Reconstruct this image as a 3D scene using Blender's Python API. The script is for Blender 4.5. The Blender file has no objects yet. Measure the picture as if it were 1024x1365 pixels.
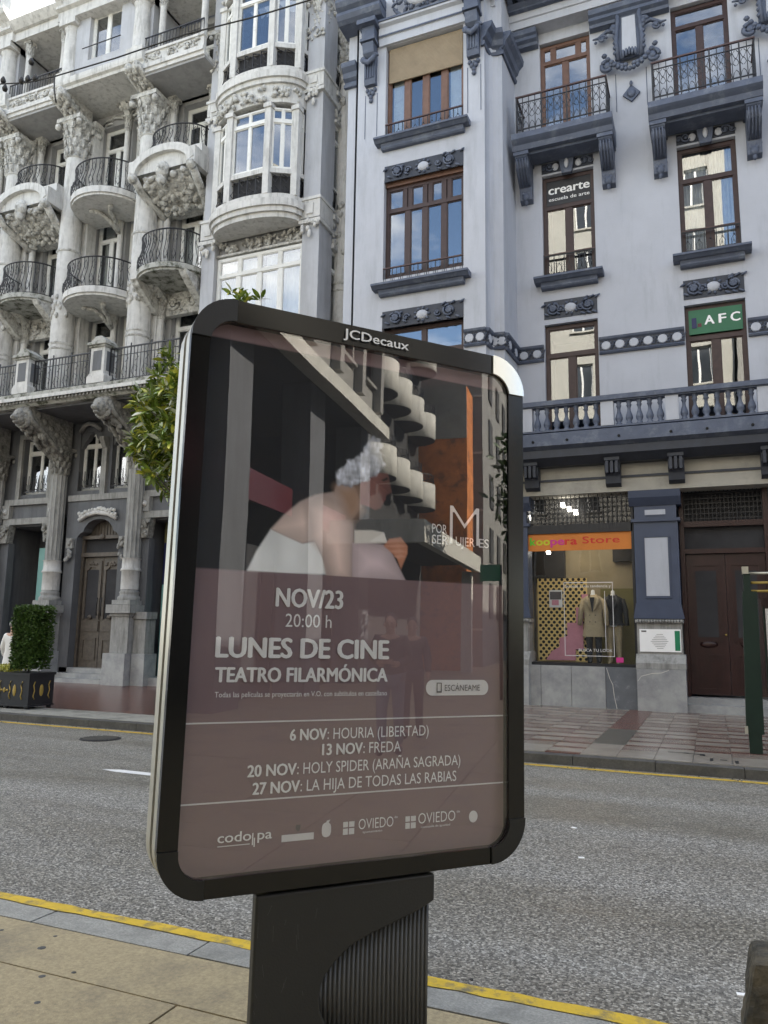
import bpy, math, random
import numpy as np
from mathutils import Matrix, Vector, noise as mnoise
R = math.radians
random.seed(7)
S = bpy.context.scene
COL = S.collection

# ------------------------------------------------------------------ camera
cam = bpy.data.cameras.new('camera')
camo = bpy.data.objects.new('camera', cam); COL.objects.link(camo)
pit, rol, yaw_ = R(8.88), R(.868), R(22.97)
fw = Vector((-math.sin(yaw_)*math.cos(pit), math.cos(yaw_)*math.cos(pit), math.sin(pit)))
rt = Vector((math.cos(yaw_), math.sin(yaw_), 0)); upv = rt.cross(fw)
r2 = rt*math.cos(rol)+upv*math.sin(rol); u2 = -rt*math.sin(rol)+upv*math.cos(rol)
camo.matrix_world = Matrix(((r2.x, u2.x, -fw.x, 0), (r2.y, u2.y, -fw.y, 0), (r2.z, u2.z, -fw.z, 1.65), (0, 0, 0, 1)))
cam.sensor_fit = 'VERTICAL'; cam.sensor_height = 36; cam.lens = 1026/1365*36
cam.clip_start = .05; cam.clip_end = 600
S.camera = camo

# ------------------------------------------------------------------ sky, sun, exposure
world = bpy.data.worlds.new('World'); S.world = world; world.use_nodes = True
SUN_EL, SUN_AZ = R(36), R(18)          # azimuth: from +Y (north of the street) turned towards +X
nt = world.node_tree; nt.nodes.clear()
def N(nt, t, **k):
    n = nt.nodes.new(t)
    for a, b in k.items(): setattr(n, a, b)
    return n
sky = N(nt, 'ShaderNodeTexSky', sky_type='NISHITA', sun_disc=False, sun_elevation=SUN_EL, sun_rotation=SUN_AZ)
sky.air_density = 1.0; sky.dust_density = .6
tc = N(nt, 'ShaderNodeTexCoord'); mp = N(nt, 'ShaderNodeMapping'); mp.inputs['Scale'].default_value = (1, 1, 2.2)
nz = N(nt, 'ShaderNodeTexNoise'); nz.inputs['Scale'].default_value = 2.3; nz.inputs['Detail'].default_value = 8
nz.inputs['Roughness'].default_value = .58
rp = N(nt, 'ShaderNodeValToRGB'); rp.color_ramp.elements[0].position = .47; rp.color_ramp.elements[1].position = .64
mx = N(nt, 'ShaderNodeMix', data_type='RGBA'); mx.inputs[7].default_value = (9.3, 9.2, 9.0, 1)
bg = N(nt, 'ShaderNodeBackground'); bg.inputs[1].default_value = .11
wo = N(nt, 'ShaderNodeOutputWorld')
lk = nt.links.new
lk(tc.outputs['Generated'], mp.inputs[0]); lk(mp.outputs[0], nz.inputs[0]); lk(nz.outputs[0], rp.inputs[0])
lk(rp.outputs[0], mx.inputs[0]); lk(sky.outputs[0], mx.inputs[6]); lk(mx.outputs[2], bg.inputs[0]); lk(bg.outputs[0], wo.inputs[0])
sl = bpy.data.lights.new('sun', 'SUN'); sl.energy = 4.8; sl.angle = R(.5); sl.color = (1, .93, .82)
so = bpy.data.objects.new('sun', sl); COL.objects.link(so)
sd = Vector((math.sin(SUN_AZ)*math.cos(SUN_EL), math.cos(SUN_AZ)*math.cos(SUN_EL), math.sin(SUN_EL)))
so.rotation_euler = sd.to_track_quat('Z', 'Y').to_euler(); so.location = sd*60
S.view_settings.view_transform = 'Standard'; S.view_settings.look = 'None'
S.view_settings.exposure = 1.88; S.view_settings.gamma = 1
S.view_settings.use_curve_mapping = False

# ------------------------------------------------------------------ materials
def _clamp(c, k): return (min(c[0]*k, 1), min(c[1]*k, 1), min(c[2]*k, 1), 1)
def mat(name, c, rough=.7, var=.12, scale=3, fine=0, bump=.0, bscale=60, metal=0, spec=.5, dirt=None, dscale=1.2, dlo=.5, dhi=.72, streak=False, emit=0, coat=0):
    m = bpy.data.materials.new(name); m.use_nodes = True; t = m.node_tree; L = t.links.new
    b = t.nodes['Principled BSDF']; b.inputs['Roughness'].default_value = rough; b.inputs['Metallic'].default_value = metal
    b.inputs['Specular IOR Level'].default_value = spec
    if coat: b.inputs['Coat Weight'].default_value = coat
    g = N(t, 'ShaderNodeNewGeometry')
    n1 = N(t, 'ShaderNodeTexNoise'); n1.inputs['Scale'].default_value = scale; n1.inputs['Detail'].default_value = 6
    n1.inputs['Roughness'].default_value = .65
    L(g.outputs['Position'], n1.inputs[0])
    m1 = N(t, 'ShaderNodeMix', data_type='RGBA')
    rr = N(t, 'ShaderNodeMapRange'); rr.inputs[1].default_value = .3; rr.inputs[2].default_value = .7
    L(n1.outputs[0], rr.inputs[0]); L(rr.outputs[0], m1.inputs[0])
    m1.inputs[6].default_value = _clamp(c, 1-var); m1.inputs[7].default_value = _clamp(c, 1+var)
    out = m1.outputs[2]
    if dirt:
        n2 = N(t, 'ShaderNodeTexNoise'); n2.inputs['Scale'].default_value = dscale; n2.inputs['Detail'].default_value = 9
        n2.inputs['Roughness'].default_value = .7
        if streak:
            mp = N(t, 'ShaderNodeMapping'); mp.inputs['Scale'].default_value = (3.2, 3.2, .45)
            L(g.outputs['Position'], mp.inputs[0]); L(mp.outputs[0], n2.inputs[0])
        else: L(g.outputs['Position'], n2.inputs[0])
        r = N(t, 'ShaderNodeMapRange'); r.inputs[1].default_value = dlo; r.inputs[2].default_value = dhi
        L(n2.outputs[0], r.inputs[0])
        m2 = N(t, 'ShaderNodeMix', data_type='RGBA'); L(r.outputs[0], m2.inputs[0]); L(out, m2.inputs[6])
        m2.inputs[7].default_value = (*dirt, 1); out = m2.outputs[2]
    L(out, b.inputs['Base Color'])
    if bump:
        n3 = N(t, 'ShaderNodeTexNoise'); n3.inputs['Scale'].default_value = bscale; n3.inputs['Detail'].default_value = 5
        L(g.outputs['Position'], n3.inputs[0]); bp = N(t, 'ShaderNodeBump'); bp.inputs['Strength'].default_value = bump
        bp.inputs['Distance'].default_value = .02; L(n3.outputs[0], bp.inputs['Height']); L(bp.outputs[0], b.inputs['Normal'])
    if emit:
        b.inputs['Emission Color'].default_value = (*c, 1); b.inputs['Emission Strength'].default_value = emit
    return m
def glassmat(name, r0=.06, tint=(1, 1, 1), rough=.0, wav=.0):
    """thin glass sheet: clear, with a mirror share that grows towards grazing angles the same way on both faces"""
    m = bpy.data.materials.new(name); m.use_nodes = True; t = m.node_tree; t.nodes.clear(); L = t.links.new
    o = N(t, 'ShaderNodeOutputMaterial'); tr = N(t, 'ShaderNodeBsdfTransparent'); tr.inputs[0].default_value = (*tint, 1)
    gl = N(t, 'ShaderNodeBsdfGlossy'); gl.inputs['Roughness'].default_value = rough
    g = N(t, 'ShaderNodeNewGeometry'); dt = N(t, 'ShaderNodeVectorMath', operation='DOT_PRODUCT')
    L(g.outputs['Incoming'], dt.inputs[0]); L(g.outputs['Normal'], dt.inputs[1])
    ab = N(t, 'ShaderNodeMath', operation='ABSOLUTE'); L(dt.outputs['Value'], ab.inputs[0])
    om = N(t, 'ShaderNodeMath', operation='SUBTRACT'); om.inputs[0].default_value = 1; L(ab.outputs[0], om.inputs[1])
    pw = N(t, 'ShaderNodeMath', operation='POWER'); pw.inputs[1].default_value = 5; L(om.outputs[0], pw.inputs[0])
    ma = N(t, 'ShaderNodeMath', operation='MULTIPLY_ADD'); ma.inputs[1].default_value = 1-r0; ma.inputs[2].default_value = r0; L(pw.outputs[0], ma.inputs[0])
    if wav:
        nn = N(t, 'ShaderNodeTexNoise'); nn.inputs['Scale'].default_value = 1.4; nn.inputs['Detail'].default_value = 1
        bp = N(t, 'ShaderNodeBump'); bp.inputs['Strength'].default_value = wav; bp.inputs['Distance'].default_value = .05
        L(g.outputs['Position'], nn.inputs[0]); L(nn.outputs[0], bp.inputs['Height']); L(bp.outputs[0], gl.inputs['Normal'])
    mm = N(t, 'ShaderNodeMixShader')
    L(ma.outputs[0], mm.inputs[0]); L(tr.outputs[0], mm.inputs[1]); L(gl.outputs[0], mm.inputs[2]); L(mm.outputs[0], o.inputs[0])
    return m
M = {}
M['paint'] = mat('pale_blue_grey_render', (.455, .475, .525), .75, .05, 1.4, bump=.12, bscale=25, dirt=(.31, .325, .355), dscale=1.0, dlo=.5, dhi=.9, streak=True)
M['trim'] = mat('slate_blue_paint', (.080, .098, .145), .55, .16, 4, bump=.25, bscale=30, dirt=(.20, .225, .27), dscale=3, dlo=.52, dhi=.8)
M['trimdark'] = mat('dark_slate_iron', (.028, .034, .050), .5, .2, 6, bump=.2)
M['slate'] = mat('blue_shop_paint', (.050, .066, .112), .45, .1, 3, bump=.1)
M['cream'] = mat('cream_beam', (.40, .385, .34), .75, .1, 2, dirt=(.2, .19, .17), dlo=.5, dhi=.8)
M['stone'] = mat('weathered_white_stone', (.575, .57, .55), .8, .12, 5, bump=.35, bscale=22, dirt=(.20, .195, .18), dscale=2.2, dlo=.50, dhi=.78, streak=True)
M['stonecarve'] = mat('carved_white_stone', (.54, .535, .51), .8, .2, 16, bump=.9, bscale=26, dirt=(.15, .145, .125), dscale=5.5, dlo=.47, dhi=.68)
def carved(m, k=1.0):
    t = m.node_tree; b = t.nodes['Principled BSDF']; L = t.links.new; g = N(t, 'ShaderNodeNewGeometry')
    v = N(t, 'ShaderNodeTexVoronoi', feature='SMOOTH_F1'); v.inputs['Scale'].default_value = 10; v.inputs['Smoothness'].default_value = .4
    n = N(t, 'ShaderNodeTexNoise'); n.inputs['Scale'].default_value = 9; n.inputs['Detail'].default_value = 3; n.inputs['Distortion'].default_value = 1.6
    L(g.outputs['Position'], v.inputs[0]); L(g.outputs['Position'], n.inputs[0]); a = N(t, 'ShaderNodeMath', operation='ADD'); L(v.outputs[0], a.inputs[0]); L(n.outputs[0], a.inputs[1])
    bp = N(t, 'ShaderNodeBump'); bp.inputs['Strength'].default_value = .6*k; bp.inputs['Distance'].default_value = .045; L(a.outputs[0], bp.inputs['Height']); L(bp.outputs[0], b.inputs['Normal'])
carved(M['stonecarve'])
M['stonecarvelow'] = mat('shade_dark_carved_stone', (.27, .265, .245), .8, .2, 16, bump=.9, bscale=26, dirt=(.09, .088, .08), dscale=5.5, dlo=.47, dhi=.68); carved(M['stonecarvelow'])  # carving of the lower storey, coloured darker for the shade down there
M['stonelow'] = mat('shade_dark_stone', (.30, .298, .285), .8, .15, 5, bump=.35, bscale=22, dirt=(.12, .12, .11), dscale=2.5, dlo=.48, dhi=.75, streak=True)  # darker copy of the white stone: street-level shade in the colour, plus dirt streaks
M['stonemoss'] = mat('stained_stone', (.42, .42, .39), .85, .2, 9, bump=.6, bscale=25, dirt=(.05, .055, .03), dscale=4.5, dlo=.46, dhi=.62)
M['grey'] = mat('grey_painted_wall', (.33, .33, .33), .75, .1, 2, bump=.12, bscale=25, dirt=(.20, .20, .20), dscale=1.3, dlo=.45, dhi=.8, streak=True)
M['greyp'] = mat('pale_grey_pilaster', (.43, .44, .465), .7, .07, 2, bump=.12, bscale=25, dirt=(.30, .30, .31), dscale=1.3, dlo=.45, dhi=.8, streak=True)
M['greylow'] = mat('dark_grey_wall', (.125, .13, .14), .75, .1, 2, bump=.12, bscale=25, dirt=(.065, .067, .07), dscale=1.3, dlo=.45, dhi=.8, streak=True)  # low walls: their deep shade is put into this darker grey
M['iron'] = mat('black_iron', (.014, .0145, .018), .45, .2, 8)
M['ironrail'] = mat('brown_handrail', (.07, .035, .03), .45, .2, 8)
M['wood'] = mat('brown_window_wood', (.047, .025, .022), .5, .25, 7, bump=.1, bscale=50)
M['woodtan'] = mat('tan_window_wood', (.15, .080, .054), .5, .2, 7, bump=.1, bscale=50)
M['doorred'] = mat('dark_red_wood', (.030, .009, .008), .4, .3, 6, bump=.1, bscale=50)
M['dooroak'] = mat('old_oak_door', (.10, .083, .066), .55, .3, 7, bump=.3, bscale=50)
M['white'] = mat('white_window_paint', (.74, .74, .71), .5, .05, 6, dirt=(.5, .49, .45), dscale=4, dlo=.55, dhi=.8)
M['glass'] = glassmat('window_glass', .21, (.85, .88, .9), 0, .018)
M['glassw'] = glassmat('shop_glass', .035, (.93, .94, .95), 0, .05)
M['room'] = mat('dim_room', (.035, .035, .038), .9, .3, 1.5)
M['curtain'] = mat('net_curtain', (.62, .60, .55), .9, .1, 8, bump=.3, bscale=12)
M['blind'] = mat('tan_roller_blind', (.33, .265, .185), .85, .1, 4, bump=.3, bscale=40)
M['marble'] = mat('pale_marble', (.36, .365, .36), .4, .12, 2.5, dirt=(.21, .215, .23), dscale=2.2, dlo=.42, dhi=.7)
M['marbledark'] = mat('dark_marble', (.13, .14, .155), .35, .2, 3, dirt=(.26, .27, .28), dscale=6, dlo=.58, dhi=.72)
M['granite'] = mat('granite', (.31, .305, .275), .7, .3, 90, bump=.2, bscale=120, dirt=(.15, .15, .135), dscale=3.5, dlo=.46, dhi=.72)
M['kerb'] = mat('dark_kerb_stone', (.085, .083, .078), .7, .25, 40, bump=.3, bscale=60, dirt=(.04, .04, .038), dscale=2, dlo=.45, dhi=.7)
M['yellow'] = mat('yellow_road_paint', (.62, .42, .035), .6, .12, 12, dirt=(.20, .17, .09), dscale=9, dlo=.50, dhi=.66)
M['lane'] = mat('white_road_paint', (.75, .75, .74), .6, .08, 12, dirt=(.3, .3, .3), dscale=20, dlo=.6, dhi=.8)
M['black'] = mat('black_satin_metal', (.006, .006, .006), .16, .1, 3)
M['blackpl'] = mat('black_plastic', (.011, .011, .010), .38, .15, 3, bump=.03, bscale=200)
M['silver'] = mat('brushed_aluminium', (.50, .48, .41), .38, .08, 3, metal=.6)
M['glintcap'] = mat('sky_glint_cap', (.93, .91, .82), .12, .02, 3, metal=.85)  # pale metal standing in for a sky glint on a black cap
M['ped'] = mat('charcoal_cast_metal', (.020, .020, .019), .42, .1, 2, bump=.05, bscale=150)
M['pedrib'] = mat('charcoal_ribbed_metal', (.085, .084, .08), .45, .1, 2)
M['green'] = mat('dark_green_metal', (.008, .022, .015), .35, .15, 3)
M['leaf'] = mat('magnolia_leaf', (.15, .22, .032), .25, .55, 7, spec=.8)
M['leafy'] = mat('young_magnolia_leaf', (.42, .42, .05), .3, .4, 7, spec=.7)
M['leafpale'] = mat('pale_leaf_back', (.55, .58, .46), .35, .2, 9, spec=.7)
M['bark'] = mat('grey_bark', (.10, .09, .075), .85, .3, 12, bump=.6, bscale=30)
M['hedge'] = mat('box_hedge_leaf', (.055, .105, .02), .5, .6, 9)
M['soil'] = mat('dark_soil', (.03, .022, .015), .95, .3, 20, bump=.6)
M['gold'] = mat('dull_gold_paint', (.34, .24, .055), .45, .2, 10)
M['teal'] = mat('turquoise_panel', (.20, .42, .39), .5, .1, 1.2)
M['navy'] = mat('navy_panel', (.012, .016, .08), .5, .1, 1.2)
M['terr'] = mat('terracotta_slab', (.135, .062, .048), .24, .18, 3, bump=.08, bscale=60, dirt=(.10, .045, .038), dscale=1.2, dlo=.45, dhi=.75)
M['tilec'] = mat('cream_paving_tile', (.27, .25, .215), .26, .12, 3, bump=.06, bscale=60, dirt=(.20, .17, .145), dscale=1.1, dlo=.45, dhi=.75)
M['tilep'] = mat('pinkish_paving_tile', (.21, .175, .15), .25, .12, 3, bump=.06, bscale=60, dirt=(.18, .13, .11), dscale=1.1, dlo=.45, dhi=.75)
M['tiler'] = mat('red_paving_tile', (.125, .058, .046), .26, .15, 3, bump=.06, bscale=60)
M['tiled'] = mat('dark_paving_tile', (.075, .075, .068), .38, .15, 3, bump=.06, bscale=60)
M['skin'] = mat('skin', (.50, .30, .22), .5, .06, 9)
M['hair'] = mat('dark_hair', (.03, .022, .018), .6, .3, 30)
M['hairgrey'] = mat('grey_hair', (.20, .19, .18), .7, .3, 30)
M['clothw'] = mat('white_cloth', (.74, .73, .70), .9, .06, 6, bump=.3, bscale=9)
M['clothd'] = mat('dark_jacket', (.02, .02, .023), .8, .2, 6, bump=.3, bscale=9)
M['jeans'] = mat('blue_grey_jeans', (.13, .16, .22), .85, .2, 8, bump=.2)
M['opp'] = mat('cream_render', (.40, .385, .34), .8, .08, 1.2, bump=.1)
M['opp2'] = mat('grey_concrete', (.27, .26, .235), .8, .12, 2, bump=.2, dirt=(.18, .17, .15), dscale=1.2, dlo=.5, dhi=.8)
M['oppdark'] = mat('shade_and_pane_dark', (.035, .034, .032), .8, .2, 1)  # near-black that paints in the shade of soffits and recesses; also dark panes
M['oppbal'] = mat('pale_concrete_balcony', (.62, .60, .53), .8, .1, 2.5, bump=.2, dirt=(.27, .26, .22), dscale=1.5, dlo=.5, dhi=.8, streak=True)
M['brick'] = mat('orange_brick_wall', (.62, .20, .04), .85, .25, 2.5, bump=.5, bscale=18, dirt=(.16, .06, .025), dscale=2, dlo=.52, dhi=.68)
M['sign_red'] = mat('red_sign_band', (.085, .012, .020), .4, .1, 2)
M['sign_green'] = mat('green_sign', (.01, .20, .09), .45, .08, 3)
M['sign_green2'] = mat('green_shop_sign', (.02, .13, .06), .45, .08, 3)
M['txtw'] = mat('white_print', (.90, .90, .89), .6, .02, 5)
M['txtg'] = mat('pale_print', (.74, .725, .715), .6, .02, 5)
M['txtd'] = mat('grey_print', (.10, .09, .09), .6, .05, 5)
M['orange'] = mat('orange_banner', (.62, .20, .03), .6, .08, 3)
M['lamp'] = mat('lit_shop_lamp', (1, .93, .8), .5, .0, 3, emit=5)
M['shopwall'] = mat('ochre_shop_wall', (.30, .265, .19), .8, .15, 1.5)
M['dotyellow'] = mat('yellow_perforated_board', (.75, .55, .20), .7, .06, 2)
M['pink'] = mat('pink_paper', (.62, .27, .33), .7, .1, 4)
M['coat'] = mat('beige_wool_coat', (.42, .34, .21), .95, .12, 20, bump=.5, bscale=60)
M['khaki'] = mat('olive_wall', (.16, .15, .06), .8, .2, 1.5)
M['oldstone'] = mat('mossy_brown_stone', (.10, .085, .058), .85, .3, 12, bump=.6, bscale=20, dirt=(.03, .03, .025), dscale=5, dlo=.42, dhi=.62)
M['glassad'] = glassmat('display_glass', .09, (1, 1, 1), .0, .02)
M['rubber'] = mat('dark_gap', (.008, .008, .008), .8, .1, 3)
M['wire'] = mat('dark_cable', (.02, .02, .02), .6, .1, 3)

def asphalt():
    m = bpy.data.materials.new('coarse_asphalt'); m.use_nodes = True; t = m.node_tree; L = t.links.new
    b = t.nodes['Principled BSDF']; g = N(t, 'ShaderNodeNewGeometry')
    v = N(t, 'ShaderNodeTexVoronoi'); v.inputs['Scale'].default_value = 88; L(g.outputs['Position'], v.inputs[0])
    n = N(t, 'ShaderNodeTexNoise'); n.inputs['Scale'].default_value = 55; n.inputs['Detail'].default_value = 5; n.inputs['Roughness'].default_value = .8
    L(g.outputs['Position'], n.inputs[0])
    n2 = N(t, 'ShaderNodeTexNoise'); n2.inputs['Scale'].default_value = .55; n2.inputs['Detail'].default_value = 5
    mp = N(t, 'ShaderNodeMapping'); mp.inputs['Scale'].default_value = (.22, 2.0, 1); L(g.outputs['Position'], mp.inputs[0]); L(mp.outputs[0], n2.inputs[0])
    sx = N(t, 'ShaderNodeSeparateColor'); L(v.outputs['Color'], sx.inputs[0])
    r1 = N(t, 'ShaderNodeValToRGB'); e = r1.color_ramp.elements
    e[0].position = .0; e[0].color = (.078, .075, .068, 1); e[1].position = 1; e[1].color = (.55, .54, .50, 1)
    k = r1.color_ramp.elements.new(.45); k.color = (.205, .197, .175, 1); k = r1.color_ramp.elements.new(.8); k.color = (.335, .322, .288, 1)
    L(sx.outputs[0], r1.inputs[0])
    m1 = N(t, 'ShaderNodeMix', data_type='RGBA', blend_type='MULTIPLY'); m1.inputs[0].default_value = 1
    r2 = N(t, 'ShaderNodeMapRange'); r2.inputs[1].default_value = .3; r2.inputs[2].default_value = .7; r2.inputs[3].default_value = .45; r2.inputs[4].default_value = 1.5
    L(n.outputs[0], r2.inputs[0]); L(r1.outputs[0], m1.inputs[6]); L(r2.outputs[0], m1.inputs[7])
    m2 = N(t, 'ShaderNodeMix', data_type='RGBA', blend_type='MULTIPLY'); m2.inputs[0].default_value = 1
    r3 = N(t, 'ShaderNodeValToRGB'); r3.color_ramp.elements[0].position = .35; r3.color_ramp.elements[0].color = (.80, .77, .71, 1)
    r3.color_ramp.elements[1].position = .65; r3.color_ramp.elements[1].color = (1.0, 1.0, 1.0, 1)
    L(n2.outputs[0], r3.inputs[0]); L(m1.outputs[2], m2.inputs[6]); L(r3.outputs[0], m2.inputs[7]); L(m2.outputs[2], b.inputs['Base Color'])
    bp = N(t, 'ShaderNodeBump'); bp.inputs['Strength'].default_value = .7; bp.inputs['Distance'].default_value = .012
    L(sx.outputs[1], bp.inputs['Height']); L(bp.outputs[0], b.inputs['Normal']); rr_ = N(t, 'ShaderNodeMapRange'); rr_.inputs[1].default_value = .35; rr_.inputs[2].default_value = .62; rr_.inputs[3].default_value = .34; rr_.inputs[4].default_value = .62; L(n2.outputs[0], rr_.inputs[0]); L(rr_.outputs[0], b.inputs['Roughness'])
    return m
M['asphalt'] = asphalt()
def tanpave():
    m = mat('tan_washed_concrete', (.36, .295, .175), .7, .25, 55, bump=.25, bscale=150, dirt=(.13, .115, .09), dscale=1.3, dlo=.50, dhi=.78)
    return m
M['tan'] = tanpave()

# ------------------------------------------------------------------ object helpers
W = {}
def put(o, parent=None, mw=None):
    COL.objects.link(o); mw = mw or Matrix.Identity(4)
    if parent is not None:
        o.parent = parent; o.matrix_parent_inverse = W[parent.name].inverted()
    o.matrix_basis = mw; W[o.name] = mw.copy()
    return o
def tag(o, label=None, cat=None, group=None, kind=None):
    if label: o['label'] = label
    if cat: o['category'] = cat
    if group: o['group'] = group
    if kind: o['kind'] = kind
    return o
def thing(name, label, cat, loc=(0, 0, 0), group=None, rot=None):
    o = bpy.data.objects.new(name, None); o.empty_display_size = .2
    mw = Matrix.Translation(loc)
    if rot: mw = mw @ rot
    put(o, None, mw); return tag(o, label, cat, group)
def sub(parent, name, mw=None, label=None):
    o = bpy.data.objects.new(name, None); o.empty_display_size = .1; put(o, parent, mw); 
    if label: o['label'] = label
    return o
def inst(me, name, parent, mw, mt=None):
    o = bpy.data.objects.new(name, me); return put(o, parent, mw)
def rehome(o, parent, mw): pass
def copy_tree(o, T, label=None, parent=None):
    c = o.copy(); COL.objects.link(c)
    mw = T @ W[o.name]
    if parent is not None: c.parent = parent; c.matrix_parent_inverse = W[parent.name].inverted()
    c.matrix_basis = mw; W[c.name] = mw
    if label: c['label'] = label
    for ch in list(o.children): copy_tree(ch, T, None, c)
    return c

class MB:
    def __init__(s): s.v = []; s.f = []; s.sm = []
    def add(s, vs, fs, smooth=False, T=None):
        n = len(s.v)
        if T is not None: vs = [T @ Vector(p) for p in vs]
        s.v += [tuple(p) for p in vs]; s.f += [tuple(i+n for i in f) for f in fs]; s.sm += [smooth]*len(fs)
        return s
    def box(s, x0, x1, y0, y1, z0, z1, T=None):
        vs = [(x0, y0, z0), (x1, y0, z0), (x1, y1, z0), (x0, y1, z0), (x0, y0, z1), (x1, y0, z1), (x1, y1, z1), (x0, y1, z1)]
        return s.add(vs, [(0, 3, 2, 1), (4, 5, 6, 7), (0, 1, 5, 4), (1, 2, 6, 5), (2, 3, 7, 6), (3, 0, 4, 7)], False, T)
    def quad(s, a, b, c, d): return s.add([a, b, c, d], [(0, 1, 2, 3)])
    def prism(s, poly, f0, f1, T=None, smooth=False):
        """poly: list of 2d, f0/f1: functions 2d->3d for the two ends"""
        n = len(poly); vs = [f0(*p) for p in poly]+[f1(*p) for p in poly]
        fs = [tuple(range(n))[::-1], tuple(range(n, 2*n))]+[(i, (i+1) % n, n+(i+1) % n, n+i) for i in range(n)]
        s.add(vs, fs, False, T)
        if smooth:
            for k in range(n): s.sm[-1-k] = True
        return s
    def exx(s, prof, x0, x1):   # profile (y,z) extruded along x
        return s.prism(prof, lambda y, z: (x0, y, z), lambda y, z: (x1, y, z))
    def exy(s, prof, y0, y1):   # profile (x,z) extruded along y
        return s.prism(prof, lambda x, z: (x, y0, z), lambda x, z: (x, y1, z))
    def exz(s, prof, z0, z1, smooth=False):
        return s.prism(prof, lambda x, y: (x, y, z0), lambda x, y: (x, y, z1), None, smooth)
    def lathe(s, prof, c, seg=16, a0=0, a1=2*math.pi, smooth=True, sy=1):
        full = abs(a1-a0-2*math.pi) < 1e-6; k = seg if full else seg+1; vs = []
        for r, z in prof:
            for i in range(k):
                a = a0+(a1-a0)*i/seg; vs.append((c[0]+r*math.cos(a), c[1]+sy*r*math.sin(a), c[2]+z))
        fs = []
        for j in range(len(prof)-1):
            for i in range(seg):
                i2 = (i+1) % k; fs.append((j*k+i, j*k+i2, (j+1)*k+i2, (j+1)*k+i))
        s.add(vs, fs, smooth)
        if full:
            if prof[0][0] > 1e-4: s.add([vs[i] for i in range(k)], [tuple(range(k))[::-1]])
            if prof[-1][0] > 1e-4: s.add([vs[len(vs)-k+i] for i in range(k)], [tuple(range(k))])
        return s
    def tube(s, path, r, seg=6, rr=None, smooth=True):
        P = [Vector(p) for p in path]; n = len(P); vs = []
        for i, p in enumerate(P):
            d = (P[min(i+1, n-1)]-P[max(i-1, 0)])
            if d.length < 1e-7: d = Vector((0, 0, 1))
            d.normalize(); a = d.cross(Vector((0, 0, 1)) if abs(d.z) < .9 else Vector((1, 0, 0))).normalized(); b = d.cross(a)
            q = rr[i] if rr else r
            for k in range(seg):
                t = 2*math.pi*k/seg+math.pi/4; vs.append(p+a*math.cos(t)*q+b*math.sin(t)*q)
        fs = [(i*seg+k, i*seg+(k+1) % seg, (i+1)*seg+(k+1) % seg, (i+1)*seg+k) for i in range(n-1) for k in range(seg)]
        fs += [tuple(range(seg))[::-1], tuple(range((n-1)*seg, n*seg))]
        return s.add(vs, fs, smooth and seg > 4)
    def blob(s, c, r, seg=8, rings=5, rot=None):
        vs = []; fs = []; r = (r, r, r) if not hasattr(r, '__len__') else r
        for j in range(rings+1):
            p = math.pi*j/rings
            for i in range(seg):
                a = 2*math.pi*i/seg; q = Vector((r[0]*math.sin(p)*math.cos(a), r[1]*math.sin(p)*math.sin(a), r[2]*math.cos(p)))
                if rot is not None: q = rot @ q
                vs.append(Vector(c)+q)
        for j in range(rings):
            for i in range(seg):
                fs.append((j*seg+i, (j+1)*seg+i, (j+1)*seg+(i+1) % seg, j*seg+(i+1) % seg))
        return s.add(vs, fs, True)
    def mesh(s, name, m):
        me = bpy.data.meshes.new(name); me.from_pydata(s.v, [], s.f)
        me.polygons.foreach_set('use_smooth', s.sm)
        for mm in (m if isinstance(m, (list, tuple)) else [m]): me.materials.append(mm)
        me.update(); return me
    def build(s, name, m, parent=None, mw=None, **k):
        if isinstance(m, str): m = M[m]
        o = bpy.data.objects.new(name, s.mesh(name, m)); put(o, parent, mw); return tag(o, **k)
def B(name, m, parent, *boxes, **k):
    b = MB()
    for q in boxes: b.box(*q)
    return b.build(name, m, parent, **k)

def BB(name, m, parent, *boxes, **k):
    for q in boxes: B(name, m, parent, q, **k)

def wall_holes(b, x0, x1, z0, z1, y0, y1, holes):
    """front wall face at y0 with openings (x0,x1,z0,z1) whose reveals run back to y1"""
    xs = sorted({x0, x1}|{h[0] for h in holes}|{h[1] for h in holes}); zs = sorted({z0, z1}|{h[2] for h in holes}|{h[3] for h in holes})
    for i in range(len(xs)-1):
        for j in range(len(zs)-1):
            cx, cz = (xs[i]+xs[i+1])/2, (zs[j]+zs[j+1])/2
            if cx < x0 or cx > x1 or cz < z0 or cz > z1: continue
            if any(h[0] < cx < h[1] and h[2] < cz < h[3] for h in holes): continue
            b.quad((xs[i], y0, zs[j]), (xs[i+1], y0, zs[j]), (xs[i+1], y0, zs[j+1]), (xs[i], y0, zs[j+1]))
    for a, c, d, e in holes:
        b.quad((a, y0, d), (a, y1, d), (a, y1, e), (a, y0, e)); b.quad((c, y0, d), (c, y0, e), (c, y1, e), (c, y1, d))
        b.quad((a, y0, e), (a, y1, e), (c, y1, e), (c, y0, e)); b.quad((a, y0, d), (c, y0, d), (c, y1, d), (a, y1, d))
    return b

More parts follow.
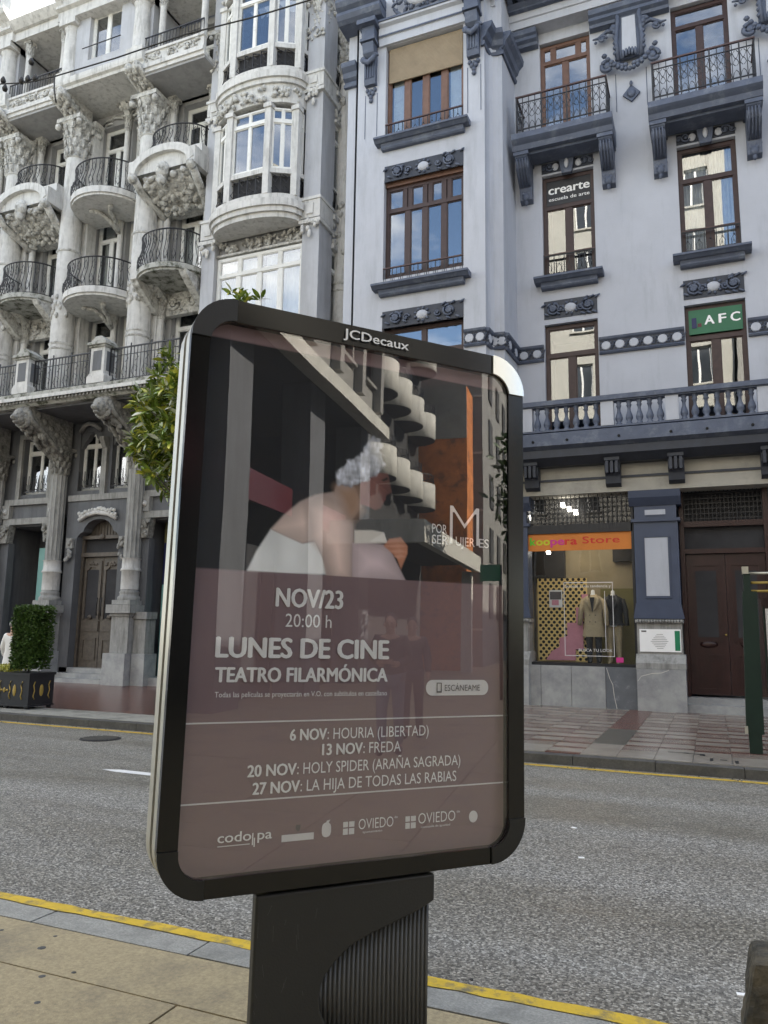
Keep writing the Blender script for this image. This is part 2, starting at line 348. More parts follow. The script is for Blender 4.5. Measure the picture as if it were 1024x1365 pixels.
PANE = {}
def pane_mesh(w, h, m):
    k = (round(w, 2), round(h, 2), m)
    if k not in PANE:
        PANE[k] = MB().box(-w/2, w/2, -.004, .004, -h/2, h/2).mesh('pane', M[m])
    return PANE[k]
def window(parent, x0, x1, z0, z1, Y, cols, fm='wood', trans=None, tcols=None, fr=.07, mul=.07, glass='glass', low=None, T=None, curtain=False, room=True, name='window', label=None, tr_h=.09):
    """framed window in the plane y=Y: casements below a transom bar; each pane is its own sub-part. cols = edges in 0..1 or a count"""
    b = MB(); b.box(x0, x0+fr, Y-.04, Y+.05, z0, z1); b.box(x1-fr, x1, Y-.04, Y+.05, z0, z1)
    b.box(x0+fr, x1-fr, Y-.035, Y+.045, z1-fr, z1); b.box(x0+fr, x1-fr, Y-.035, Y+.045, z0, z0+fr)
    zt = z1-fr if trans is None else trans
    cells = []
    def row(n, za, zb, mw_):
        ed = [x0+fr+(x1-x0-2*fr)*i/n for i in range(n+1)] if isinstance(n, int) else [x0+fr+(x1-x0-2*fr)*e for e in n]
        for i in range(len(ed)-1):
            if i: b.box(ed[i]-mw_/2, ed[i]+mw_/2, Y-.03, Y+.04, za, zb)
            a = ed[i]+(mw_/2 if i else 0); c = ed[i+1]-(mw_/2 if i < len(ed)-2 else 0); s = .022
            b.box(a, a+s, Y-.018, Y+.02, za, zb); b.box(c-s, c, Y-.018, Y+.02, za, zb)
            b.box(a+s, c-s, Y-.016, Y+.018, za, za+s*1.6); b.box(a+s, c-s, Y-.016, Y+.018, zb-s, zb)
            cells.append((a+s-.005, c-s+.005, za+s, zb-s+.005))
    if trans is not None:
        b.box(x0+fr, x1-fr, Y-.045, Y+.05, trans, trans+tr_h)
        row(tcols or cols, trans+tr_h, z1-fr, mul*.8)
    row(cols, z0+fr, zt, mul)
    w = sub(parent, name, T) if False else None
    o = b.build(name, fm, parent, T, label=label)
    for a, c, d, e in cells:
        mw = Matrix.Translation(((a+c)/2, Y+.005, (d+e)/2)) @ Matrix.Rotation(random.uniform(-.006, .006), 4, 'Z') @ Matrix.Rotation(random.uniform(-.006, .006), 4, 'X')
        inst(pane_mesh(c-a, e-d, glass), 'pane', o, (T @ mw) if T is not None else mw)
    if room: B('room', 'room', o, (x0, x1, Y+1.2, Y+1.22, z0, z1), (x0-.02, x0, Y+.06, Y+1.2, z0, z1), (x1, x1+.02, Y+.06, Y+1.2, z0, z1), (x0, x1, Y+.06, Y+1.2, z1, z1+.02), (x0, x1, Y+.06, Y+1.2, z0-.02, z0)) if T is None else MB().box(x0, x1, Y+.9, Y+.92, z0, z1).build('room', 'room', o, T)
    if curtain:
        c = MB(); n = 24
        for sx0, sx1 in ((x0+fr, x0+fr+(x1-x0-2*fr)*.47), (x1-fr-(x1-x0-2*fr)*.45, x1-fr)):
            pts = [(sx0+(sx1-sx0)*i/n, Y+.16+.018*math.sin(i*1.7+sx0*9)) for i in range(n+1)]
            for i in range(n): c.quad((*pts[i], z0+fr), (*pts[i+1], z0+fr), (*pts[i+1], z1-fr), (*pts[i], z1-fr))
        c.build('curtain', 'curtain', o, T)
    return o

def spiral(b, c, r, turns, Y, hand=1, th=.02, start=0, n=22):
    """scroll in the xz plane"""
    P = []; rr = []
    for i in range(n+1):
        t = i/n; a = start+hand*turns*2*math.pi*t; q = r*(1-.82*t)
        P.append((c[0]+q*math.cos(a), Y-.01-.02*t, c[1]+q*math.sin(a))); rr.append(th*(1.15-.5*t))
    b.tube(P, th, 5, rr); b.blob((c[0], Y-.015, c[1]), (th*1.9, th*1.4, th*1.9), 6, 4)
def leafy(b, c, ang, l, Y, w=.35, d=.03):
    rot = Matrix.Rotation(-ang, 3, 'Y')
    b.blob((c[0]+math.cos(ang)*l/2, Y, c[1]+math.sin(ang)*l/2), (l/2, d, l*w/2), 7, 4, rot)
def carve(b, x0, x1, z0, z1, Y, n, smin=.04, smax=.1, depth=.05, rnd=random):
    for _ in range(n):
        s = rnd.uniform(smin, smax); a = rnd.uniform(0, math.pi)
        b.blob((rnd.uniform(x0, x1), Y-rnd.uniform(0, depth), rnd.uniform(z0, z1)), (s, s*.5, s*.45), 6, 4, Matrix.Rotation(a, 3, 'Y'))
def stone(o, label=None): return o
# ================================================================== GROUND
g = MB(); g.quad((-90, -60, -.02), (90, -60, -.02), (90, 120, -.02), (-90, 120, -.02))
g.build('ground', 'greylow', kind='structure')
g = MB(); g.box(-80, 80, 3.5, 10.42, -.015, 0); g.build('road', 'asphalt', kind='structure')
rng = random.Random(3)
# near pavement: kerb stones, washed concrete slabs
np_ = B('near_pavement', 'tan', None, (-80, 80, -6.5, 3.28, -.01, .098), kind='structure')
x = -12.6
KM = MB().box(-.493, .493, -.13, .13, -.11, .06).mesh('kerb_stone', M['granite'])
for i in range(26):
    inst(KM, 'kerb_stone', np_, Matrix.Translation((-12.1+i*1.0+.23, 3.41, .06+rng.uniform(-.002, .002))))
def slabs(y1, d, xo, w):
    me = MB().box(-w/2+.005, w/2-.005, -d/2+.005, d/2-.005, -.012, .012).mesh('slab', M['tan'])
    for i in range(-int(9/w), int(9/w)+1): inst(me, 'slab', np_, Matrix.Translation((xo+i*w, y1-d/2, .108+rng.uniform(-.0018, .0018))) @ Matrix.Rotation(rng.uniform(-.002, .002), 4, 'Z'))
slabs(3.272, .42, .3, 3.0); yy = 3.272-.42
for j in range(6): slabs(yy, .88, -2.1+.6+(j % 2)*.6, 1.2); yy -= .88
def paintline(name, x0, x1, y0, y1, z, m, jag=.008, seg=.12):
    n = int((x1-x0)/seg); b = MB()
    a = [y0+rng.uniform(-jag, jag) for _ in range(n+1)]; c = [y1+rng.uniform(-jag, jag) for _ in range(n+1)]
    vs = [(x0+(x1-x0)*i/n, a[i], z) for i in range(n+1)]+[(x0+(x1-x0)*i/n, c[i], z) for i in range(n+1)]
    b.add(vs, [(i, i+1, n+2+i, n+1+i) for i in range(n)]); return b.build(name, m, kind='structure')
paintline('yellow_kerb_marking', -12, 12, 3.455, 3.54, .124, 'yellow')
paintline('yellow_road_marking', -30, 20, 10.14, 10.245, .004, 'yellow')
b = MB(); b.add([(-6.72, 7.42, .004), (-6.45, 7.36, .004), (-3.4, 7.36, .004), (-3.4, 7.5, .004), (-6.5, 7.5, .004)], [(0, 1, 2, 3, 4)])
b.build('lane_marking', 'lane', kind='structure')
# drain cover
dr = thing('drain_cover', 'round iron drain cover set in the road near the far kerb', 'drain cover', (-8.57, 9.4, 0))
MB().lathe([(.30, 0), (.30, .008), (.27, .011), (.0001, .011)], (-8.57, 9.4, 0), 24, smooth=False).build('frame', 'iron', dr)
b = MB()
for i in range(9):
    q = -.22+i*.055; hw = math.sqrt(.26**2-q*q); b.box(-8.57-hw, -8.57+hw, 9.4+q-.012, 9.4+q+.012, .011, .017)
b.build('grate', 'kerb', dr)
# gum spots, grit and a few fallen leaves on the near pavement
b = MB()
for _ in range(46):
    x, y = rng.uniform(-4.6, .6), rng.uniform(2.0, 3.25); r = rng.uniform(.008, .022); b.lathe([(r, 0), (r*.7, .0012), (.0001, .0016)], (x, y, .1221), 8, smooth=False)
b.build('gum_spots', 'kerb', np_, kind='stuff')
b = MB()
for _ in range(90):
    x = rng.uniform(-6, 2.5); y = 3.585+abs(rng.gauss(0, .10)); s = rng.uniform(.004, .012); b.blob((x, y, .003), (s, s*.8, s*.6), 5, 3)
for _ in range(120):
    x = rng.uniform(-14, 6); y = 10.36-abs(rng.gauss(0, .12)); s = rng.uniform(.006, .016); b.blob((x, y, .004), (s, s*.8, s*.6), 5, 3)
tag(b.build('gutter_grit', 'kerb', None), 'loose dark grit lying along both gutters of the road', 'grit', kind='stuff')
# far pavement
fp = B('far_pavement', 'kerb', None, (-80, 80, 10.56, 40, -.01, .108), kind='structure')
KF = MB().box(-.496, .496, -.1, .1, -.11, .055).mesh('kerb_stone', M['kerb'])
for i in range(34): inst(KF, 'kerb_stone', fp, Matrix.Translation((-20.5+i*1.0+.28, 10.46, .062+rng.uniform(-.002, .002))))
TM = {}
def tile(w, d, m):
    k = (round(w, 3), round(d, 3), m)
    if k not in TM: TM[k] = MB().box(-w/2+.003, w/2-.003, -d/2+.003, d/2-.003, -.01, .012).mesh('tile', M[m])
    return TM[k]
nt_ = 0; rest = {}
cw = .455
pat2 = [(.46, 'tilec'), (.17, 'tiler'), (.52, 'tilec'), (.2, 'tilep')]
pat = [(.36, 'tilec'), (.15, 'tiler'), (.36, 'tilec'), (.15, 'tiler'), (.40, 'tilep'), (.15, 'tiler')]
for ci in range(-14, 14):
    x0 = -1.66+ci*cw; y = 10.56; k = (ci*2+1) % 6; first = True
    while y < 17.35:
        if ci == 0 or ci == -1:
            if ci == -1: d, m = .6, 'tilep'
            if ci == 0:
                d = 1.1; m = 'tilec' if y < 11.5 else ('tiled' if y < 13.5 else 'terr')
                if y < 11.5: d = 1.15
                elif y < 13.5: d = .98
                else: d = .95
            if ci == -1:
                d, m = pat[k % 6]; k += 1
        else:
            d, m = pat[k % 6]; k += 1
            if first: d, m = .62+.05*(ci % 3), 'tilec'
        first = False
        d = min(d, 17.36-y)
        if d < .05: break
        mw = Matrix.Translation((x0+cw/2, y+d/2, .112+rng.uniform(-.0012, .0012)))
        if nt_ < 262 and -4.3 < x0 < 1.7: inst(tile(cw, d, m), 'tile', fp, mw); nt_ += 1
        else: rest.setdefault(m, MB()).box(x0+.003, x0+cw-.003, y+.003, y+d-.003, .103, .1235)
        y += d
for ci in range(0, 26):
    x0 = -8.03-(ci+1)*.62
    for j in range(6):
        y0 = 10.56+(.9 if j == 0 else .9+(j-1)*1.0); 
        if j == 0: rest.setdefault('granite', MB()).box(x0+.003, x0+.617, 10.563, 11.457, .103, .1235)
        y0 = 11.46+j*.98
        rest.setdefault('terr', MB()).box(x0+.003, x0+.617, y0+.003, y0+.977, .103, .1235)
for m, b in rest.items(): b.build('paving', m, fp, kind='stuff')
b = MB()
for a, c, d, e in ((-.62, -.42, 11.33, 11.345), (-.42, -.36, 11.3, 11.37), (-.36, -.2, 11.3, 11.312), (-.22, -.16, 11.2, 11.34), (-.10, -.06, 10.78, 11.0), (.19, .23, 10.72, 10.92), (.02, .1, 10.9, 10.95)): b.box(a, c, d, e, .1245, .1275)
b.build('drain_slot', 'rubber', fp)
# litter specks on the road
for (px_, py_) in ((-1.18, 7.1), (-.98, 6.2), (.05, 4.25)):
    o = MB().box(-.022, .022, -.015, .015, 0, .006).build('paper_scrap', 'txtw', None, Matrix.Translation((px_, py_, .001)) @ Matrix.Rotation(px_*3, 4, 'Z'))
    tag(o, {-1.18: 'tiny white scrap of paper on the asphalt, farthest of the three', -.98: 'tiny white scrap of paper on the asphalt, middle one of three', .05: 'tiny white scrap of paper on the asphalt nearest the brown stone block'}[px_], 'litter', 'paper scraps on the road')

# ================================================================== BLUE-GREY BUILDING
rb = thing('corner_apartment_building', 'pale blue-grey apartment building with slate-blue trim, iron balconies and shops below', 'building', (-1, 18, 0))
WX = [-2.74, .38, 3.50, 6.62]     # window axes on the main wall
holes = []
for cx in WX:
    holes += [(cx-.62, cx+.62, 13.5, 16.48), (cx-.62, cx+.62, 10.1, 12.83), (cx-.62, cx+.62, 6.25, 8.97)]
b = MB(); wall_holes(b, -4.04, 9, 5.7, 18.4, 17.6, 17.72, holes); b.build('wall', 'paint', rb)
b = MB(); bh = [(-6.93, -4.9, 13.8, 16.32), (-6.93, -4.9, 10.05, 12.66), (-6.93, -4.9, 6.9, 8.86)]
wall_holes(b, -7.75, -4.38, 5.7, 18.4, 16.05, 16.2, bh)
BP = [(-4.38, 16.05), (-4.38, 16.26), (-4.35, 16.36), (-4.28, 16.44), (-4.16, 16.48), (-4.06, 16.48), (-4.02, 17.6)]
for (xa, ya), (xb, yb) in zip(BP, BP[1:]): b.quad((xa, ya, 5.7), (xb, yb, 5.7), (xb, yb, 18.4), (xa, ya, 18.4))
b.box(-8.05, -7.75, 16.2, 16.5, 0, 18.4); b.box(-8.04, -7.76, 16.5, 18.6, 0, 18.4)
b.box(-7.75, -7.7, 16.05, 16.2, 5.7, 18.4)
b.build('bay_wall', 'paint', rb)
b = MB(); b.box(-8.3, 9.2, 19.2, 30, 0, 23.6); b.box(-8.04, 9, 17.9, 19.2, 16.9, 22.6); b.box(-7.9, -4.2, 16.4, 17.9, 16.9, 22.6)
b.build('upper_storeys', 'paint', rb)

def rail_panel(b, x0, x1, z0, z1, Y, n, scroll=True):
    b.box(x0, x1, Y-.012, Y+.012, z0+.02, z0+.045)
    for i in range(n+1):
        xx = x0+(x1-x0)*i/n; b.box(xx-.009, xx+.009, Y-.009, Y+.009, z0, z1)
        if i < n and scroll:
            c = xx+(x1-x0)/n/2; h = z1-z0
            b.lathe([(.045, -.01), (.055, 0), (.045, .01)], (c, Y, z0+h*.18), 8)
            b.tube([(c-.05, Y, z0+.04), (c-.062, Y, z0+h*.45), (c, Y, z0+h*.62), (c+.062, Y, z0+h*.45), (c+.05, Y, z0+.04)], .008, 4)
            b.tube([(c, Y, z0+h*.62), (c, Y, z1)], .007, 4); b.blob((c, Y, z0+h*.62), .02, 6, 4)
def sill(x0, x1, z, Y, ydepth, name='sill'):
    b = MB(); yf = Y-ydepth
    b.exx([(Y, z-.12), (yf+.10, z-.12), (yf+.03, z-.06), (yf, z-.05), (yf, z), (Y, z+.012)], x0, x1)
    b.exx([(Y, z-.26), (yf+.2, z-.26), (yf+.17, z-.22), (yf+.17, z-.18), (yf+.14, z-.121), (Y, z-.121)], x0+.14, x1-.14)
    b.build(name, 'trim', rb)
def ornament(x0, x1, z0, z1, Y, n=4):
    B('ornament_ground', 'trimdark', rb, (x0, x1, Y-.012, Y, z0, z1))
    b = MB(); h = z1-z0; cz = (z0+z1)/2; cx = (x0+x1)/2; Yf = Y-.03
    for s in (-1, 1):
        spiral(b, (cx+s*(x1-x0)*.33, cz), h*.36, 1.9, Yf, s, .026, math.pi*(.5 if s > 0 else .5))
        spiral(b, (cx+s*(x1-x0)*.19, cz-.02), h*.2, 1.3, Yf, -s, .02, 0)
        for k in range(6): leafy(b, (cx+s*((x1-x0)*.18+k*(x1-x0)*.055), cz+h*.34*(1 if k % 2 else -1)), (.5 if k % 2 else -.5)+(0 if s > 0 else math.pi), .15, Yf-.01)
        for k in range(8):
            a = k*math.pi/4; b.blob((cx+s*(x1-x0)*.33+.05*math.cos(a), Yf-.03, cz+.05*math.sin(a)), (.032, .02, .032), 6, 4)
    for k in range(9):
        a = math.pi*2*k/9; b.blob((cx+.17*math.cos(a), Yf, cz+.15*math.sin(a)), (.045, .03, .03), 6, 4, Matrix.Rotation(-a, 3, 'Y'))
    b.build('scroll_relief', 'trimdark' if False else 'trim', rb)
    MB().lathe([(.0001, -.05), (.09, -.045), (.13, -.02), (.14, 0)], (0, 0, 0), 16).build('oval_boss', 'paint', rb, Matrix.Translation((cx, Y-.012, cz)) @ Matrix.Rotation(R(90), 4, 'X') @ Matrix.Scale(-1, 4, (0, 0, 1)) @ Matrix.Diagonal((1.05, .85, 1, 1)))

def crossbars(b, *q): pass
for i, cx in enumerate(WX):
    wood = 'woodtan' if i == 0 else 'wood'
    window(rb, cx-.62, cx+.62, 13.55, 16.46, 17.75, 2, wood, 15.93, tcols=([0, .22, .8, 1] if i == 0 else 1), fr=.085, mul=.13)
    window(rb, cx-.62, cx+.62, 10.2, 12.81, 17.75, 2, 'wood', 11.96, tcols=1, fr=.085, mul=.15, curtain=(i == 1))
    window(rb, cx-.62, cx+.62, 6.3, 8.95, 17.75, 2, 'wood', 8.16, tcols=1, fr=.085, mul=.16)
    # small railing in row B
    b = MB(); b.box(cx-.6, cx+.6, 17.60, 17.625, 10.70, 10.725); rail_panel(b, cx-.6, cx+.6, 10.14, 10.70, 17.612, 5); b.build('window_guard', 'iron', rb)
    B('guard_handrail', 'ironrail', rb, (cx-.61, cx+.61, 17.592, 17.633, 10.725, 10.75))
    sill(cx-.80, cx+.80, 10.08, 17.6, .34)
    ornament(cx-.62, cx+.62, 9.1, 9.55, 17.6)
    # balcony row A
    bal = MB(); x0, x1 = cx-1.17, cx+1.17; yf = 16.72
    bal.exx([(17.6, 13.18), (yf+.16, 13.18), (yf+.12, 13.3), (yf+.04, 13.36), (yf, 13.40), (yf, 13.54), (17.6, 13.56)], x0, x1)
    bal.box(x0+.35, x1-.35, yf+.3, 17.5, 13.12, 13.18)
    bo = bal.build('balcony', 'trim', rb)
    r_ = MB(); zt = 14.52
    for xa, xb in ((x0+.12, x1-.12),):
        n = 14; r_.box(xa, xb, yf+.07, yf+.095, 13.66, 13.685); r_.box(xa, xb, yf+.07, yf+.095, 14.36, 14.38)
        for k in range(n+1):
            xx = xa+(xb-xa)*k/n; q = .016 if k % 4 == 0 else .009
            r_.box(xx-q, xx+q, yf+.082-q, yf+.082+q, 13.56, zt)
            if k < n:
                c = xx+(xb-xa)/n/2; w_ = (xb-xa)/n*.42; y_ = yf+.08
                r_.tube([(c-w_*.3, y_, 14.33), (c-w_, y_, 14.27), (c-w_*.4, y_, 14.16), (c+w_*.5, y_, 14.10), (c+w_*.9, y_, 14.02), (c+w_*.2, y_, 13.96)], .009, 4)
                r_.tube([(c+w_*.3, y_, 14.33), (c+w_, y_, 14.27), (c+w_*.4, y_, 14.16), (c-w_*.5, y_, 14.10), (c-w_*.9, y_, 14.02), (c-w_*.2, y_, 13.96)], .009, 4)
                r_.tube([(c-w_, y_, 13.69), (c-w_*.7, y_, 13.8), (c, y_, 13.86), (c+w_*.7, y_, 13.8), (c+w_, y_, 13.69)], .009, 4)
    for xs in (x0+.12, x1-.12):
        for k in range(1, 6):
            yy = yf+.08+k*.15; r_.box(xs-.009, xs+.009, yy-.009, yy+.009, 13.56, zt)
            r_.tube([(xs, yy-.12, 14.3), (xs, yy-.04, 14.2), (xs, yy-.11, 14.05)], .009, 4)
        r_.box(xs-.012, xs+.012, yf+.08, 17.6, 13.66, 13.685)
    r_.build('railing', 'iron', bo)
    B('handrail', 'ironrail', bo, (x0+.1, x1-.1, yf+.06, yf+.105, zt, zt+.035), (x0+.1, x0+.145, yf+.105, 17.6, zt, zt+.035), (x1-.145, x1-.1, yf+.105, 17.6, zt, zt+.035))
    for s in (-1, 1):
        c = MB(); xa = cx+s*.98
        c.exx([(17.6, 13.17), (yf+.2, 13.17), (yf+.2, 13.05), (yf+.27, 12.98), (yf+.3, 12.8), (yf+.5, 12.62), (yf+.66, 12.5), (yf+.72, 12.2), (17.6, 12.15)], xa-.15, xa+.15)
        c.box(xa-.18, xa+.18, yf+.17, 17.59, 13.08, 13.17)
        for k in (-.1, -.033, .033, .1): c.tube([(xa+k, yf+.2, 13.0), (xa+k, yf+.28, 12.8), (xa+k, yf+.47, 12.62), (xa+k, yf+.64, 12.5)], .022, 5)
        for k in range(6): c.blob((xa-.12+.05*k, yf+.7, 12.42), (.03, .03, .05), 6, 4)
        c.blob((xa, yf+.72, 12.28), (.1, .06, .12), 7, 5); c.blob((xa, yf+.74, 12.14), (.05, .05, .09), 6, 4); c.blob((xa-.06, yf+.71, 12.34), (.05, .05, .05), 6, 4); c.blob((xa+.06, yf+.71, 12.34), (.05, .05, .05), 6, 4)
        c.build('console', 'trim', bo)
    # carved panel between the consoles
    B('lintel_panel', 'trimdark', rb, (cx-.62, cx+.62, 17.585, 17.6, 12.88, 13.14))
    c = MB()
    c.exy([(cx-.12, 12.76), (cx+.12, 12.76), (cx+.19, 13.17), (cx-.19, 13.17)], 17.5, 17.6)
    c.build('keystone', 'trim', rb); c = MB()
    for s in (-1, 1): spiral(c, (cx+s*.42, 13.02), .11, 1.5, 17.57, s, .02, 0); spiral(c, (cx+s*.56, 13.0), .07, 1.2, 17.57, -s, .015, 0)
    c.build('scroll_relief', 'trim', rb); c = MB()
    for dx in (-.28, .28): c.blob((cx+dx, 17.57, 13.0), (.085, .03, .095), 12, 8)
    c.blob((cx, 17.49, 13.0), (.055, .03, .13), 10, 7); c.build('pale_boss', 'paint', rb)
    # pilaster bands beside the top windows
    for s in (-1,): pass
for i in range(len(WX)-1):
    x0, x1 = WX[i]+.62, WX[i+1]-.62; cx = (x0+x1)/2
    prof = [(17.6, 16.38), (17.42, 16.38), (17.40, 16.45), (17.32, 16.50), (17.32, 16.58), (17.26, 16.62), (17.24, 16.74), (17.6, 16.76)]
    MB().exx(prof, x0+.02, x1-.02).build('capital_band', 'trim', rb)
    # cartouche
    c = MB(); c.exy([(cx-.34, 15.35), (cx+.34, 15.35), (cx+.30, 16.55), (cx-.30, 16.55)], 17.42, 17.5)
    for s in (-1, 1):
        c.tube([(cx+s*.26, 17.4, 15.3), (cx+s*.30, 17.38, 15.8), (cx+s*.24, 17.38, 16.4), (cx+s*.30, 17.38, 16.7)], .05, 6)
        spiral(c, (cx+s*.52, 15.22), .16, 1.4, 17.42, -s, .05, math.pi/2); spiral(c, (cx+s*.34, 16.2), .1, 1.3, 17.4, s, .035, 0)
        c.tube([(cx+s*.3, 17.42, 16.12), (cx+s*.5, 17.44, 16.2), (cx+s*.72, 17.46, 16.08), (cx+s*.85, 17.48, 16.1)], .04, 5, [.06, .055, .04, .02])
        spiral(c, (cx+s*.62, 16.02), .1, 1.4, 17.45, -s, .03, 0); c.blob((cx+s*.78, 17.46, 15.98), .04, 6, 4)
        for k in range(7): c.blob((cx+s*(.1+.08*k), 17.38, 15.12+.035*k*(k*.3)), (.07, .06, .06), 6, 4)
        for k in range(5): c.blob((cx+s*(.33), 17.38, 15.5+.14*k), (.05, .05, .05), 6, 4)
    for k in range(7): c.blob((cx-.18+.06*k, 17.34, 16.72-.02*abs(k-3)), (.035, .05, .12), 6, 5)
    for k in range(5): c.blob((cx-.14+.07*k, 17.34, 15.45-.02*abs(k-2)), (.04, .05, .11), 6, 5)
    for k in range(9): c.blob((cx-.36+.09*k, 17.37, 15.0+.012*(k-4)**2), (.06, .06, .055), 6, 4)
    c.exy([(cx, 14.26), (cx+.2, 14.46), (cx, 14.7), (cx-.2, 14.46)], 17.54, 17.6); c.blob((cx, 17.53, 14.47), (.1, .04, .12), 8, 5); c.blob((cx, 17.53, 14.72), (.04, .03, .08), 6, 4)
    c.build('cartouche', 'trim', rb)
    MB().exy([(cx-.17, 15.5), (cx+.17, 15.5), (cx+.15, 16.42), (cx-.15, 16.42)], 17.40, 17.43).build('cartouche_field', 'paint', rb)
    B('groove', 'trim', rb, (cx-.36, cx-.345, 17.59, 17.6, 14.1, 15.1), (cx+.345, cx+.36, 17.59, 17.6, 14.1, 15.1))
MB().exx([(17.6, 16.38), (17.42, 16.38), (17.40, 16.45), (17.32, 16.50), (17.32, 16.58), (17.26, 16.62), (17.24, 16.74), (17.6, 16.76)], -4.1, WX[0]-.64).build('capital_band', 'trim', rb)
# entablature and cornice of the main wall
b = MB(); b.exx([(17.7, 16.77), (17.22, 16.77), (17.22, 16.97), (17.18, 16.98), (17.18, 17.16), (17.7, 17.16)], -4.2, 9); b.build('entablature', 'paint', rb)
b = MB(); b.exx([(17.7, 17.16), (17.05, 17.16), (17.05, 17.2), (16.95, 17.28), (17.7, 17.28)], -4.3, 9)
b.exx([(17.7, 17.46), (16.6, 17.46), (16.55, 17.52), (16.45, 17.56), (16.45, 17.66), (16.3, 17.78), (17.7, 17.8)], -4.6, 9); b.build('cornice', 'trim', rb)
dm = MB().box(-.06, .06, 0, .4, -.09, .09).mesh('dentil', M['trim'])
for i in range(46): inst(dm, 'dentil', rb, Matrix.Translation((-4.2+i*.26, 16.68, 17.37)))
# frieze with discs
dsc = MB().lathe([(.0001, -.03), (.09, -.03), (.105, -.012), (.105, 0)], (0, 0, 0), 14, smooth=False).mesh('disc', M['paint'])
def frieze(p0, p1, n, offs=.02, flip=1):
    p0 = Vector(p0); p1 = Vector(p1); d = (p1-p0); L = d.length; ang = math.atan2(d.y, d.x)
    mw = Matrix.Translation((p0.x, p0.y, 0)) @ Matrix.Rotation(ang, 4, 'Z')
    MB().box(0, L, -.032, 0, 8.12, 8.39).build('frieze_ground', 'trimdark', rb, mw); c = MB(); c.exx([(0, 8.06), (-.05, 8.06), (-.075, 8.10), (-.04, 8.13), (0, 8.13)], 0, L); c.exx([(0, 8.38), (-.04, 8.38), (-.075, 8.41), (-.09, 8.46), (0, 8.48)], 0, L)
    for i in range(n):
        xx = L*(i+.5)/n
        for k in range(10):
            a = k*math.pi/5; c.blob((xx+.125*math.cos(a), -.04, 8.255+.11*math.sin(a)), (.022, .02, .02), 5, 3)
        for s in (-1, 1): c.tube([(xx+L/n/2-.03*s, -.04, 8.255-.09*s), (xx+L/n/2, -.05, 8.255), (xx+L/n/2+.03*s, -.04, 8.255+.09*s)], .018, 4)
    o = c.build('frieze_band', 'trim', rb, mw)
    for i in range(n): inst(dsc, 'disc', o, mw @ Matrix.Translation((L*(i+.5)/n, -.03, 8.255)) @ Matrix.Rotation(R(-90), 4, 'X'))
frieze((-2.10, 17.6), (-.26, 17.6), 6); frieze((-4.02, 17.6), (-3.38, 17.6), 2); frieze((1.02, 17.6), (2.86, 17.6), 6)
frieze((-4.88, 16.05), (-4.38, 16.05), 2); frieze((-4.38, 16.05), (-4.36, 16.4), 1); frieze((-4.36, 16.46), (-4.04, 16.49), 2); frieze((-4.05, 16.5), (-4.02, 17.56), 2); frieze((-7.7, 16.05), (-6.95, 16.05), 2)
# bay windows
window(rb, -6.93, -4.9, 13.85, 16.3, 16.25, [0, .24, .5, .76, 1], 'woodtan', 15.5, tcols=4, fr=.08, mul=.15)
b = MB(); b.box(-6.88, -4.95, 16.16, 16.185, 15.35, 16.3)
for k in range(26): b.box(-6.88, -4.95, 16.150, 16.16, 15.36+k*.036, 15.385+k*.036)
b.build('roller_blind', 'blind', rb, label='tan roller blind half lowered over the upper bay window')
B('shutter', 'white', rb, (-6.8, -6.48, 16.30, 16.32, 13.95, 15.45), (-5.3, -4.98, 16.30, 16.32, 13.95, 15.45))
window(rb, -6.93, -4.9, 10.12, 12.5, 16.25, [0, .26, .5, .76, 1], 'wood', 11.83, tcols=[0, .22, .29, .5, .57, .76, .83, 1], fr=.085, mul=.13)
B('shutter_box', 'woodtan', rb, (-6.92, -4.91, 16.15, 16.3, 12.5, 12.64))
window(rb, -6.93, -4.9, 6.95, 8.82, 16.25, 2, 'wood', 8.1, tcols=2, fr=.085, mul=.13)
for z in (13.72, 9.9):
    b = MB(); rail_panel(b, -6.9, -4.93, z-.04, z+.40, 16.05, 9); b.build('window_guard', 'iron', rb)
    B('guard_handrail', 'ironrail', rb, (-6.92, -4.91, 16.03, 16.07, z+.40, z+.43))
    sill(-7.12, -4.72, z-.06, 16.05, .30)
for z0 in (12.52, 8.74): ornament(-6.92, -4.9, z0+.02+.04, z0+.46+.02, 16.05, 6)
# bay pilasters with capitals
for cx in (-4.63, -7.32):
    B('groove', 'trim', rb, (cx-.17, cx-.155, 16.04, 16.05, 13.9, 15.1), (cx+.155, cx+.17, 16.04, 16.05, 13.9, 15.1))
    c = MB(); c.exx([(16.05, 15.3), (15.93, 15.3), (15.90, 15.42), (15.90, 16.0), (15.80, 16.1), (15.74, 16.35), (16.05, 16.38)], cx-.15, cx+.15)
    for k in (-.1, -.035, .035, .1): c.box(cx+k-.012, cx+k+.012, 15.87, 15.9, 15.45, 15.95)
    for k in range(9): c.blob((cx-.14+.035*k, 15.8, 15.82+.02*abs(k-4)), (.04, .06, .08), 6, 4)
    for s in (-1, 1): spiral(c, (cx+s*.15, 15.98), .09, 1.3, 15.86, s, .03, 0)
    for k, (dx, dz) in enumerate(((-.1, 15.2), (.1, 15.2), (-.05, 15.1), (.05, 15.1), (0, 15.0), (0, 14.9), (0, 15.17))): c.blob((cx+dx, 16.02, dz), (.06, .05, .06), 6, 4)
    c.box(cx-.2, cx+.2, 15.7, 16.05, 16.38, 16.46); c.box(cx-.17, cx+.17, 15.75, 16.05, 16.46, 16.8); c.box(cx-.25, cx+.25, 15.6, 16.05, 16.8, 16.92)
    c.build('pilaster_capital', 'trim', rb)
    c = MB(); 
    if cx > -5:
        pass
